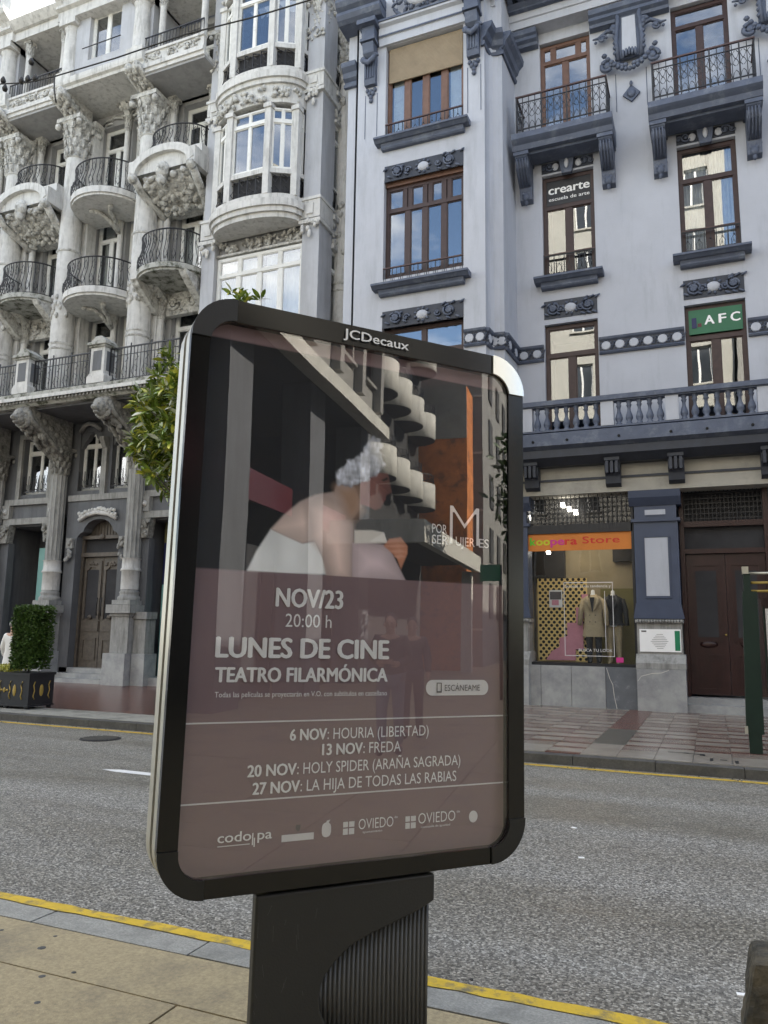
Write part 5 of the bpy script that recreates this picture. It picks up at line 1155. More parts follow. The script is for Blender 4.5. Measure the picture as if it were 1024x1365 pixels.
def leafmesh(name, L, Wd, m, fold=.25):
    b = MB(); n = 4; vs = []; fs = []
    for i in range(n+1):
        t = i/n; w = Wd/2*math.sin(math.pi*min(1, t*.92+.04))**.8; d = -.18*L*t*t
        vs += [(t*L, -w, d+w*fold), (t*L, 0, d), (t*L, w, d+w*fold)]
    for i in range(n):
        a = i*3; fs += [(a, a+1, a+4, a+3), (a+1, a+2, a+5, a+4)]
    b.add(vs, fs, True); return b, b.mesh(name, M[m])
def leaf_matrix(p, d, s, roll):
    d = Vector(d).normalized(); q = d.to_track_quat('X', 'Z').to_matrix().to_4x4()
    return Matrix.Translation(p) @ q @ Matrix.Rotation(roll, 4, 'X') @ Matrix.Scale(s, 4)
rt_ = random.Random(21)
mt = thing('magnolia_tree', 'young magnolia tree with glossy leaves standing behind the advertising panel', 'tree', (-7.6, 11.3, .12))
tk = MB(); tk.tube([(-7.6, 11.3, .1), (-7.62, 11.28, 1.5), (-7.55, 11.25, 3.0), (-7.6, 11.2, 4.6), (-7.5, 11.1, 6.2), (-7.42, 11.0, 7.3)], .1, 9, [.13, .10, .085, .07, .04, .015])
tips = []
for _ in range(1050):
    while True:
        x, y, z = rt_.uniform(-1, 1), rt_.uniform(-1, 1), rt_.uniform(-1, 1); r = math.sqrt(x*x+y*y+z*z)
        if .55 < r < 1: break
    lump = 1+.18*mnoise.noise(Vector((x*1.9, y*1.9, z*1.9+5)))
    zz = 5.25+z*1.75*lump; k = 1.0 if zz < 5.4 else max(.18, 1-(zz-5.4)/2.1)
    tips.append(Vector((-7.65+x*1.72*lump*k, 11.2+y*1.75*lump*k, zz)))
for _ in range(240): tips.append(Vector((rt_.uniform(-9.38, -8.2), rt_.uniform(10.4, 11.3), 0)))
for t in tips[-240:]:
    k = (t.x+9.38)/1.2; t.z = 5.25+rt_.uniform(-1, 1)*(.55+.95*k)
for _ in range(16): tips.append(Vector((-7.45+rt_.uniform(-.22, .25), 11+rt_.uniform(-.2, .2), rt_.uniform(6.9, 7.62))))
for i, t in enumerate(tips):
    if i % 6 == 0:
        s0 = Vector((-7.58, 11.24, max(2.8, t.z-1.3))); mm_ = (s0+t)/2+Vector((0, 0, -.12)); tk.tube([s0, mm_, t], .02, 5, [.035, .022, .008])
tk.build('trunk', 'bark', mt)
lms = [leafmesh('leaf', .17, .062, m)[1] for m in ('leaf', 'leaf', 'leafy', 'leafpale')]
bulk = {m: MB() for m in ('leaf', 'leafy', 'leafpale')}; LB = leafmesh('leaf', .17, .062, 'leaf')[0]
cand = []
for t in tips:
    out = (t-Vector((-7.7, 11.2, 5.0))).normalized()
    for k in range(rt_.randint(6, 10)):
        a = k*2.4+rt_.random(); side = out.orthogonal().normalized(); side2 = out.cross(side)
        d = (side*math.cos(a)+side2*math.sin(a))*rt_.uniform(.5, 1)+out*rt_.uniform(.2, .9)+Vector((0, 0, rt_.uniform(-.1, .5)))
        m = rt_.choices(('leaf', 'leafy', 'leafpale'), (.66, .24, .10))[0]
        cand.append((t+Vector((rt_.uniform(-.05, .05), rt_.uniform(-.05, .05), rt_.uniform(-.05, .05))), d, rt_.uniform(.85, 1.4), rt_.uniform(-.7, .7), m))
# the leaves of the side that shows round the panel are single leaves
def vis(p): return (p.x < -8.3 and p.y < 11.4) or p.z > 6.9
vc = [c for c in cand if vis(c[0])]; rt_.shuffle(vc); single = set(id(c) for c in vc[:290])
lid = {'leaf': 0, 'leafy': 2, 'leafpale': 3}
for c in cand:
    mw = leaf_matrix(*c[:4])
    if id(c) in single: inst(lms[lid[c[4]]], 'leaf', mt, mw)
    else: bulk[c[4]].add([mw @ Vector(v) for v in LB.v], LB.f, True)
for m, b in bulk.items(): b.build('crown', m, mt, kind='stuff')
# street trees down the road
for nm, (x, y, zc, r, n), lab in (('a', (19.5, 2.1, 6.0, 1.6, 1100), 'dark leafy street tree mirrored at the right edge of the display glass'),):
    t2 = thing('street_tree', lab, 'tree', (x, y, .12)); tb2 = MB(); tb2.tube([(x, y, .1), (x, y, 3), (x+.1, y, 5.5)], .12, 8, [.14, .11, .04]); 
    for k in range(9): a = k*.7; tb2.tube([(x, y, 3.4), (x+r*.6*math.cos(a), y+r*.6*math.sin(a), 5+rt_.uniform(-.5, 1))], .03, 5)
    tb2.build('trunk', 'bark', t2); b = MB()
    for _ in range(n):
        v = Vector((rt_.gauss(0, 1), rt_.gauss(0, 1), rt_.gauss(0, 1))).normalized()*rt_.uniform(.5, 1); q = 1+.3*mnoise.noise(v*2)
        mw = leaf_matrix((x+v.x*r*q, y+v.y*r*q, zc+v.z*2.4*q), (rt_.uniform(-1, 1), rt_.uniform(-1, 1), rt_.uniform(-.6, .6)), 2.0, rt_.uniform(-2, 2)); b.add([mw @ Vector(p) for p in LB.v], LB.f, True)
    b.build('crown', 'hedge', t2, kind='stuff')
# ---- planters with clipped hedge
pl = thing('planter_box', 'black planter box with gold ornaments standing at the far kerb', 'planter', (-12.2, 11.2, .12))
PXr, PY0, PY1 = -11.84, 11.02, 11.62
def planter():
    c = MB(); x0 = -13.1; c.box(x0, PXr, PY0, PY1, .2, .74); c.box(x0-.02, PXr+.02, PY0-.02, PY1+.02, .741, .79); c.box(x0-.02, PXr+.02, PY0-.02, PY1+.02, .17, .2)
    c.build('tub', 'iron', pl)
    for x in (x0+.06, -12.42, PXr-.06):
        for y in (PY0+.04, PY1-.04): MB().lathe([(.035, 0), (.05, .04), (.03, .08)], (x, y, .11), 8).build('foot', 'iron', pl)
    for x in (-12.72, -12.2): 
        MB().blob((x, PY0-.004, .46), (.045, .012, .11), 10, 8).build('gold_oval', 'gold', pl)
    MB().blob((PXr+.004, 11.32, .46), (.012, .05, .11), 10, 8).build('gold_oval', 'gold', pl)
    for x in (-12.46,): 
        c = MB(); c.blob((x, PY0-.004, .46), (.035, .012, .05), 8, 6); [c.blob((x+s*.07, PY0-.004, .46), (.04, .01, .02), 6, 4) for s in (-1, 1)]; c.build('gold_flower', 'gold', pl)
    for x, y, ax in ((-12.32, PY0-.005, 0), (-12.02, PY0-.005, 0), (-12.88, PY0-.005, 0), (-12.58, PY0-.005, 0), (PXr+.005, 11.14, 1), (PXr+.005, 11.5, 1)):
        c = MB(); P = [(x+(0 if ax else q), y+(q if ax else 0), z) for q, z in ((.02, .3), (-.015, .36), (.015, .46), (-.015, .56), (.02, .63))]; c.tube(P, .012, 5); c.build('gold_scroll', 'gold', pl)
    B('soil', 'soil', pl, (x0+.03, PXr-.03, PY0+.03, PY1-.03, .74, .77))
planter()
def leafvolume(b, fn, n, s, lb=None):
    v0 = [(0, 0, 0), (.5, -.28, .05), (1, 0, 0), (.5, .28, .05)]
    for _ in range(n):
        p, nrm = fn(); mw = leaf_matrix(p, (nrm[0]+rt_.uniform(-.9, .9), nrm[1]+rt_.uniform(-.9, .9), nrm[2]+rt_.uniform(-.5, .9)), s*rt_.uniform(.6, 1.3), rt_.uniform(-1.5, 1.5)); b.add([mw @ Vector(q) for q in v0], [(0, 1, 2, 3)])
hd = thing('clipped_box_hedge', 'tall clipped green hedge block growing in the black planter', 'hedge', (-12.1, 11.32, .77))
b = MB(); hx0, hx1, hy0, hy1, hz0, hz1 = -12.40, -11.95, 11.05, 11.6, .85, 2.0
def hf():
    f = rt_.random(); x, y, z = rt_.uniform(hx0, hx1), rt_.uniform(hy0, hy1), rt_.uniform(hz0, hz1); taper = .82+.18*min(1, (z-hz0)/.8)
    k = rt_.choice((0, 0, 1, 2, 2, 3, 4)); nr = (0, 0, 0)
    if k == 0: y = hy0+rt_.uniform(-.03, .05); nr = (0, -1, 0)
    elif k == 1: x = hx0+rt_.uniform(-.03, .05); nr = (-1, 0, 0)
    elif k == 2: x = hx1+rt_.uniform(-.05, .03); nr = (1, 0, 0)
    elif k == 3: z = hz1+rt_.uniform(-.05, .03); nr = (0, 0, 1)
    cx = (hx0+hx1)/2; x = cx+(x-cx)*taper+.04*mnoise.noise(Vector((x*3, y*3, z*3)))
    return (x, y, z), nr
leafvolume(b, hf, 9000, .06); b.build('foliage', 'hedge', hd, kind='stuff')
MB().box(-12.33, -12.02, 11.12, 11.53, 1.0, 1.93).build('inner_twigs', 'hedge', hd); MB().tube([(-12.2, 11.32, .76), (-12.2, 11.32, 1.3)], .03, 6).build('stem', 'bark', hd)
gc = MB(); leafvolume(gc, lambda: ((rt_.uniform(-13.05, -12.5), rt_.uniform(11.06, 11.58), rt_.uniform(.77, .9)), (0, 0, 1)), 700, .05); tag(gc.build('ground_cover', 'leafy', None), 'low pale green ground cover plants filling the planter box left of the hedge', 'plants', kind='stuff')

# ================================================================== PEOPLE
def person(root, x, y, z0, h, face, top, legs, hair, long_coat=False, arms='down', sleeve=True, hairgrey=False):
    """one continuous skinned body, facing angle face (0 = -Y)"""
    k = h/1.75; T = Matrix.Translation((x, y, z0)) @ Matrix.Rotation(face, 4, 'Z') @ Matrix.Scale(k, 4)
    J = {'pel': (0, 0, .95), 'sp1': (0, 0, 1.12), 'sp2': (0, .01, 1.3), 'nk': (0, .01, 1.46), 'hd': (0, -.015, 1.56), 'ht': (0, -.02, 1.68),
         'lh': (-.09, 0, .90), 'lk': (-.10, -.04, .50), 'la': (-.10, .05, .09), 'lt': (-.11, -.12, .035), 'rh': (.09, 0, .90), 'rk': (.10, -.13, .52), 'ra': (.10, -.10, .10), 'rtt': (.11, -.26, .045),
         'ls': (-.18, .01, 1.40), 'le': (-.24, .04, 1.14), 'lw': (-.25, -.06, .92), 'lp': (-.25, -.09, .85), 'rs': (.18, .01, 1.40), 're': (.24, .04, 1.14), 'rw': (.25, -.06, .92), 'rp': (.25, -.09, .85)}
    if arms == 'front':
        J.update(le=(-.25, -.02, 1.16), lw=(-.12, -.22, 1.10), lp=(-.06, -.26, 1.12), re=(.25, -.02, 1.16), rw=(.12, -.22, 1.10), rp=(.06, -.26, 1.12))
    Rr = dict(pel=(.155, .11), sp1=(.14, .10), sp2=(.165, .115), nk=(.06, .06), hd=(.075, .09), ht=(.065, .075), lh=(.095, .1), lk=(.062, .062), la=(.042, .045), lt=(.04, .03), rh=(.095, .1), rk=(.062, .062), ra=(.042, .045), rtt=(.04, .03), ls=(.075, .07), le=(.05, .05), lw=(.034, .034), lp=(.03, .035), rs=(.075, .07), re=(.05, .05), rw=(.034, .034), rp=(.03, .035))
    E_ = [('pel', 'sp1'), ('sp1', 'sp2'), ('sp2', 'nk'), ('nk', 'hd'), ('hd', 'ht'), ('pel', 'lh'), ('lh', 'lk'), ('lk', 'la'), ('la', 'lt'), ('pel', 'rh'), ('rh', 'rk'), ('rk', 'ra'), ('ra', 'rtt'), ('sp2', 'ls'), ('ls', 'le'), ('le', 'lw'), ('lw', 'lp'), ('sp2', 'rs'), ('rs', 're'), ('re', 'rw'), ('rw', 'rp')]
    def skinned(keys, name, m, grow=0, shift=None):
        ks = [q for q in J if q in keys]; me = bpy.data.meshes.new(name)
        me.from_pydata([J[q] for q in ks], [(ks.index(a), ks.index(c)) for a, c in E_ if a in keys and c in keys], [])
        o = bpy.data.objects.new(name, me); put(o, root, T); me.materials.append(m)
        sk = o.modifiers.new('skin', 'SKIN'); me.skin_vertices or None
        if not me.skin_vertices: 
            pass
        lay = me.skin_vertices[0].data
        for i, q in enumerate(ks): lay[i].radius = (Rr[q][0]+grow, Rr[q][1]+grow); lay[i].use_root = (i == 0)
        sk.use_smooth_shade = True; ss = o.modifiers.new('subsurf', 'SUBSURF'); ss.levels = 2; ss.render_levels = 2
        return o
    skinned(set(J), 'body', M['skin'])
    skinned({'pel', 'sp1', 'sp2', 'ls', 'le', 'lw', 'rs', 're', 'rw'} if sleeve else {'pel', 'sp1', 'sp2', 'ls', 'rs'}, 'jacket', top, .016)
    c = MB(); c.lathe([(.172, .80), (.178, .92), (.168, 1.1), (.15, 1.2)], (0, 0, 0), 20, sy=.72); c.build('jacket_hem', top, root, T)
    if long_coat:
        c = MB(); c.lathe([(.25, .42), (.235, .6), (.20, .85), (.17, 1.05), (.175, 1.2)], (0, 0, 0), 20, sy=.8); c.build('coat_skirt', top, root, T)
        skinned({'lk', 'la', 'lt'}, 'leg_wear', legs, .008); skinned({'rk', 'ra', 'rtt'}, 'leg_wear', legs, .008)
    else: skinned({'pel', 'lh', 'lk', 'la', 'rh', 'rk', 'ra'}, 'trousers', legs, .014)
    for s in ('lt', 'rtt'):
        a = J[s]; c = MB(); c.blob((a[0], a[1]+.07, .045), (.052, .135, .05), 10, 6); c.build('shoe', 'clothd', root, T)
    c = MB(); c.blob((0, .03, 1.672), (.084, .09, .085), 14, 9); c.build('hair', hair, root, T)
    c = MB(); c.blob((0, -.012, 1.605), (.072, .092, .115), 14, 10); c.lathe([(.05, 1.42), (.052, 1.55)], (0, .01, 0), 12); c.blob((0, -.105, 1.59), (.014, .02, .026), 8, 6); c.blob((0, -.095, 1.545), (.028, .012, .009), 8, 5)
    for s in (-1, 1): c.blob((s*.082, 0, 1.59), (.012, .022, .032), 8, 5)
    c.build('face_features', 'skin', root, T); c = MB()
    for s in (-1, 1): c.blob((s*.03, -.098, 1.615), (.013, .01, .007), 8, 5)
    c.build('eyes', 'hair', root, T)
    for s, w_ in ((-1, 'lp'), (1, 'rp')):
        p = Vector(J[w_]); q = Vector(J['lw' if s < 0 else 'rw']); d = (p-q).normalized(); c = MB(); sd_ = Vector((1, 0, 0)) if abs(d.z) > .5 else Vector((0, 0, 1))
        if abs(d.z) > .5: sd_ = Vector((0, 1, 0))
        for f in range(4):
            o_ = p+sd_*(-.026+.0175*f); l = (.062, .075, .07, .055)[f]; bend = Vector((-s*.012, 0, 0)); c.tube([o_, o_+d*l*.5, o_+d*l*.85+bend, o_+d*l+bend*2], .008, 6)
        c.tube([q+sd_*-.03, q+sd_*-.05+d*.05, q+sd_*-.05+d*.085], .01, 6); c.build('hand_fingers', 'skin', root, T)
PWX = -14.12
pw = thing('person', 'person in a long white coat walking behind the planter at the left edge', 'person', (PWX, 12.6, .12)); person(pw, PWX, 12.6, .12, 1.66, R(185), M['clothw'], M['jeans'], 'hairgrey', True)
p1_ = thing('person', 'man in a dark jacket with hands held together, mirrored in the poster glass', 'person', (6.1, .78, .12)); person(p1_, 6.1, .78, .12, 1.80, R(-95), M['clothd'], M['jeans'], 'hair', arms='front')
p2_ = thing('person', 'second pedestrian in dark clothes walking just behind the mirrored man in the jacket', 'person', (7.7, .72, .12)); person(p2_, 7.7, .72, .12, 1.78, R(-100), M['clothd'], M['clothd'], 'hair')

# ================================================================== SHOP DISPLAY
ds = thing('perforated_display_board', 'yellow display board with rows of round black holes inside the shop window', 'display board', (-3.15, 18.2, 1.0))
bx0, bx1, bz0, bz1, BY = -3.74, -2.6, 1.06, 2.95, 18.15
B('board', 'dotyellow', ds, (bx0, bx1, BY, BY+.03, bz0, bz1)); hole = MB().lathe([(.036, 0), (.0001, 0)], (0, 0, 0), 10, smooth=False).mesh('round_hole', M['rubber'])
nx_, nz_ = 10, 25
for j in range(25):
    for i in range(8 if j % 2 else 9):
        x = bx0+.06+(i+(.5 if j % 2 else 0))*.128; z = bz0+.05+j*.0755
        if x < bx1-.03: inst(hole, 'round_hole', ds, Matrix.Translation((x, BY-.003, z)) @ Matrix.Rotation(R(90), 4, 'X'))
b = MB(); prof = [(0, 0), (.75, 0), (.75, .25), (.95, .25), (.95, .95), (1.1, .95), (1.1, 1.5), (.93, 1.5), (.93, 1.2), (.78, 1.2), (.78, .85), (.55, .85), (.55, .55), (.35, .5), (.35, .3), (.15, .2)]
b.exy([(bx0+.18+x*.9, bz0+.02+z) for x, z in prof], BY-.03, BY-.012); b.build('pink_paper_steps', 'pink', ds)
pc = thing('framed_photo_card', 'small framed picture with pink subject clipped to the yellow board', 'picture', (-3.3, 18.1, 2.5)); B('frame', 'white', pc, (-3.46, -3.16, BY-.05, BY-.035, 2.28, 2.68)); B('print', 'pink', pc, (-3.40, -3.24, BY-.054, BY-.051, 2.33, 2.45)); B('caption_panel', 'txtd', pc, (-3.44, -3.18, BY-.054, BY-.051, 2.46, 2.64))
def mannequin(x, y, coat, lab, long, name):
    m = thing(name, lab, 'mannequin', (x, y, 1.0)); c = MB()
    c.lathe([(.0001, 1.68), (.04, 1.66), (.045, 1.58), (.08, 1.54), (.19, 1.47), (.2, 1.4), (.17, 1.2), (.15, 1.1), (.18, .95), (.19, .85)], (x, y, 1.0), 18, sy=.55); c.build('torso', 'white', m)
    c = MB(); lo_ = .62 if long else .88
    c.lathe([(.06, 1.56), (.15, 1.53), (.23, 1.47), (.235, 1.38), (.2, 1.15), (.21, .95), (.25, lo_)], (x, y, 1.0), 20, sy=.6)
    for s in (-1, 1): c.tube([(x+s*.19, y, 2.46), (x+s*.27, y-.02, 2.2), (x+s*.30, y-.08, 1.88)], .06, 8, [.075, .062, .05])
    for s in (-1, 1): c.tube([(x+s*.07, y-.08, 2.56), (x+s*.13, y-.15, 2.42), (x+s*.03, y-.17, 2.2)], .04, 6, [.03, .055, .02])
    c.build('jacket', coat, m)
    MB().exy([(x-.055, 2.5), (x+.055, 2.5), (x, 2.15)], y-.165, y-.15).build('shirt_front', 'clothd', m)
    if long:
        c = MB(); [c.blob((x+s*.06, y-.15, z), .012, 6, 4) for s in (-1, 1) for z in (2.1, 1.95)]; c.build('button', 'clothd', m)
    c = MB()
    for s in (-1, 1): c.tube([(x+s*.09, y, 1.9), (x+s*.1, y, 1.5), (x+s*.1, y, 1.06), (x+s*.1, y-.08, 1.03)], .07, 8, [.1, .075, .055, .04])
    c.build('trousers', 'clothd' if long else 'coat', m)
mannequin(-2.46, 18.05, 'coat', 'headless mannequin in a beige double-breasted coat and dark trousers', True, 'mannequin'); mannequin(-2.05, 18.3, 'clothd', 'headless mannequin in a short black jacket beside the beige coat', False, 'mannequin')

# ================================================================== TEXT HELPER
def text(parent, name, s, m, T, x0, x1, zb, cap, bold=.0, depth=.0, y=0, ref=None):
    """lettering fitted between x0 and x1 with its baseline at zb and capitals cap high, in the xz plane of matrix T"""
    cu = bpy.data.curves.new(name, 'FONT'); cu.body = s; cu.size = 1; cu.offset = min(bold, 0); cu.resolution_u = 3
    tmp = bpy.data.objects.new('tmp', cu); dg = bpy.context.evaluated_depsgraph_get(); me = bpy.data.meshes.new_from_object(tmp, depsgraph=dg)
    cu2 = bpy.data.curves.new('ref', 'FONT'); cu2.body = 'H'; cu2.size = 1; t2 = bpy.data.objects.new('tmp2', cu2); mr = bpy.data.meshes.new_from_object(t2, depsgraph=dg)
    H_ = max(v.co.y for v in mr.vertices)-min(v.co.y for v in mr.vertices); a = min(v.co.x for v in me.vertices); c = max(v.co.x for v in me.vertices)
    for v in me.vertices: v.co = Vector((x0+(v.co.x-a)/(c-a)*(x1-x0), y, zb+v.co.y/H_*cap))
    if bold > 0:      # heavier strokes: the outline repeated a hair to each side, each copy a little in front of the last
        vs = [tuple(v.co) for v in me.vertices]; fs = [tuple(q.vertices) for q in me.polygons]; nv_ = len(vs); V_ = []; F_ = []; w = bold*cap*1.5
        for i, (dx, dz) in enumerate(((0, 0), (-w, 0), (w, 0), (0, w*.5), (0, -w*.5))):
            V_ += [(q[0]+dx, q[1]-.00035*i, q[2]+dz) for q in vs]; F_ += [tuple(k+nv_*i for k in f) for f in fs]
        me = bpy.data.meshes.new(name); me.from_pydata(V_, [], F_)
    me.materials.clear(); me.materials.append(M[m] if isinstance(m, str) else m); me.name = name; o = bpy.data.objects.new(name, me); put(o, parent, T)
    bpy.data.objects.remove(tmp); bpy.data.objects.remove(t2); bpy.data.meshes.remove(mr); return o
I4 = Matrix.Identity(4)
colr = {n: mat('banner_'+n, c, .6, .03, 3) for n, c in dict(green=(.12, .50, .02), lime=(.55, .55, .02), magenta=(.62, .04, .25), red=(.60, .03, .02)).items()}
xs = -3.75
for ch, n, w in (('k', 'green', .13), ('o', 'lime', .15), ('o', 'lime', .15), ('p', 'magenta', .15), ('e', 'magenta', .15), ('r', 'red', .11), ('a', 'red', .15)):
    text(sho, 'banner_letter', ch, colr[n], I4, xs, xs+w-.015, 3.665, .17, .045, y=17.486); xs += w+.012
text(sho, 'banner_letter', 'Store', colr['red'], I4, -2.58, -1.78, 3.68, .15, .012, y=17.486)
fr_ = MB()
for q in ((-3.02, -1.96, 2.80, 2.815), (-3.02, -1.96, 1.2, 1.212), (-3.02, -3.008, 1.212, 2.80), (-1.972, -1.96, 1.212, 2.80), (-2.14, -2.13, 1.35, 2.62)): fr_.box(q[0], q[1], 17.506, 17.51, q[2], q[3])
fr_.build('window_sticker', 'txtg', sho); text(sho, 'window_lettering', 'Sumaté a una tendencia y', 'txtg', I4, -2.98, -2.0, 2.70, .06, y=17.508); text(sho, 'window_lettering', 'BUSCA TU LOOK', 'txtg', I4, -2.72, -2.0, 1.30, .06, y=17.508)
B('pink_sticker', colr['magenta'], sho, (-1.93, -1.78, 17.507, 17.51, 1.08, 1.19))
B('dark_sign_panel', 'iron', rb, (-3.27, -2.19, 17.728, 17.738, 12.08, 12.72))
text(rb, 'window_lettering', 'crearte', 'txtw', I4, -3.22, -2.24, 12.38, .22, .03, y=17.725); text(rb, 'window_lettering', 'escuela de arte', 'txtw', I4, -3.22, -2.24, 12.20, .09, .012, y=17.725)
sgA = B('green_sign_panel', 'sign_green2', rb, (-.16, .93, 17.68, 17.70, 8.30, 8.86), label='green window sign with white capital letters')
for ch, a, c in (('A', .17, .36), ('F', .46, .60), ('C', .70, .88)): text(sgA, 'sign_letter', ch, 'txtw', I4, a, c, 8.50, .20, .03, y=17.675)
B('red_mark', 'sign_red', sgA, (.02, .1, 17.672, 17.679, 8.46, 8.54)); B('blue_mark', 'navy', sgA, (-.1, 0, 17.672, 17.679, 8.44, 8.68))

# ================================================================== ADVERTISING PANEL
ue = Vector((.655, .7556, -.0113)).normalized()
yw = -.85650436; rl = .01129654
e0 = Vector((math.cos(yw), -math.sin(yw), 0)); v0 = Vector((0, 0, -1)); eu = e0*math.cos(rl)+v0*math.sin(rl); ev = v0*math.cos(rl)-e0*math.sin(rl)
P0 = Vector((-1.56144, 2.01151, 2.78128)); away = eu.cross(ev); away = -away if away.dot(P0-Vector((0, 0, 1.65))) < 0 else away
PM = Matrix(((eu.x, away.x, -ev.x, P0.x), (eu.y, away.y, -ev.y, P0.y), (eu.z, away.z, -ev.z, P0.z), (0, 0, 0, 1)))
PW, PH = 1.357, 1.95
ad = thing('advertising_panel', 'free-standing street poster display in a black rounded frame on a charcoal pedestal', 'poster display', tuple((PM @ Vector((.64, .1, -2.66)))))
def rrect(x0, x1, z0, z1, r, n=8):
    P = []
    for cx, cz, a0 in ((x1-r, z1-r, 0), (x0+r, z1-r, 90), (x0+r, z0+r, 180), (x1-r, z0+r, 270)):
        for i in range(n+1): a = R(a0+90*i/n); P.append((cx+r*math.cos(a), cz+r*math.sin(a)))
    return P
def ring(b, o, i, y0, y1):
    n = len(o); vs = [(x, y0, z) for x, z in o]+[(x, y0, z) for x, z in i]+[(x, y1, z) for x, z in o]+[(x, y1, z) for x, z in i]; fs = []
    for k in range(n):
        l = (k+1) % n; fs += [(k, l, n+l, n+k), (2*n+l, 2*n+k, 3*n+k, 3*n+l), (l, k, 2*n+k, 2*n+l), (n+k, n+l, 3*n+l, 3*n+k)]
    b.add(vs, fs); return b
OUT = rrect(0, PW, -PH, 0, .15); INN = rrect(.064, PW-.071, -1.893, -.078, .085)
ring(MB(), OUT, INN, 0, .03).build('front_frame', 'black', ad, PM)
for nme, a, c, ins, m in (('side_band', .03, .085, .001, 'silver'), ('side_gap', .085, .125, .012, 'rubber'), ('side_band', .125, .19, .001, 'silver')):
    o_ = rrect(ins, PW-ins, -PH+ins, -ins, .15-ins); ring(MB(), o_, rrect(.05, PW-.05, -PH+.05, -.05, .1), a, c).build(nme, m, ad, PM)
MB().exy(rrect(.01, PW-.01, -PH+.01, -.01, .14), .19, .2).build('back_plate', 'blackpl', ad, PM); MB().exy(rrect(.055, PW-.06, -1.90, -.07, .09), .045, .19).build('light_box', 'rubber', ad, PM)
# corner caps: ring sectors standing a little proud
capsp = [('glintcap', 1, 1), ('ped', -1, 1), ('blackpl', 1, -1), ('blackpl', -1, -1)]  # top-right cap has the sky glint in its colour; the real one is black
for m, sx, sz in capsp:
    b = MB(); ro, ri = .15, .085; po = []; pi_ = []
    cx = (PW-.15 if sx > 0 else .15); cz = (-.15 if sz > 0 else -PH+.15); ix = (PW-.071-.085 if sx > 0 else .064+.085); iz = (-.078-.085 if sz > 0 else -1.893+.085)
    po = [(cx+sx*ro*math.sin(R(90*i/10)), cz+sz*ro*math.cos(R(90*i/10))) for i in range(11)]; pi_ = [(ix+sx*ri*math.sin(R(90*i/10)), iz+sz*ri*math.cos(R(90*i/10))) for i in range(11)]
    xc = cx-sx*.0; poly = po+pi_[::-1]
    # extend the ends of the inner curve to square seams
    pi_[0] = (po[0][0], pi_[0][1]); pi_[-1] = (pi_[-1][0], po[-1][1]); poly = po+pi_[::-1]
    if sx*sz < 0: poly = poly[::-1]
    b.exy(poly, -.008, .002); b.build('corner_cap', m, ad, PM)
# printed poster: a fine mesh carrying the print as vertex colours
U0, U1, V0, V1 = .064, PW-.071, .078, 1.893
nu, nv = 306, 454
uu, vv = np.meshgrid(np.linspace(U0, U1, nu), np.linspace(V0, V1, nv)); img = np.zeros((nv, nu, 3)); img[:] = (.010, .010, .012)
def z_(pts, k='zw'): return np.array(pts, float)
def sdf(poly):
    p = np.array(poly, float); d = np.full(uu.shape, 1e9); s = np.ones(uu.shape); n = len(p)
    for i in range(n):
        a, c = p[i], p[i-1]; ex, ey = c-a; wx, wy = uu-a[0], vv-a[1]; t = np.clip((wx*ex+wy*ey)/(ex*ex+ey*ey+1e-12), 0, 1); dx, dy = wx-ex*t, wy-ey*t; d = np.minimum(d, dx*dx+dy*dy)
        c1 = vv >= a[1]; c2 = vv < c[1]; c3 = ex*wy > ey*wx; fl = (c1 & c2 & c3) | (~c1 & ~c2 & ~c3); s = np.where(fl, -s, s)
    return s*np.sqrt(d)
_r = np.random.RandomState(5)
def vnoise(fx, fy, oct=3, seed=0):
    out = 0; amp = 1; tot = 0
    for o in range(oct):
        g = np.random.RandomState(seed+o).rand(64, 64); x = uu*fx*2**o; y = vv*fy*2**o; xi, yi = np.floor(x).astype(int), np.floor(y).astype(int); tx, ty = x-xi, y-yi; tx = tx*tx*(3-2*tx); ty = ty*ty*(3-2*ty)
        q = lambda i, j: g[(yi+j) % 64, (xi+i) % 64]
        out = out+amp*((q(0, 0)*(1-tx)+q(1, 0)*tx)*(1-ty)+(q(0, 1)*(1-tx)+q(1, 1)*tx)*ty); tot += amp; amp *= .5
    return out/tot
def paint(poly, c, soft=.004, shade=None, jag=0, seed=0):
    global img
    d = sdf(poly)
    if jag: d = d+jag*(vnoise(60, 60, 2, seed)-.5)*2
    a = np.clip(.5-d/soft, 0, 1)[..., None]; col = np.array(c, float)*np.ones(img.shape)
    if shade is not None: col = col*shade[..., None]
    img = img*(1-a)+col*a
POSTER_SHAPES = None
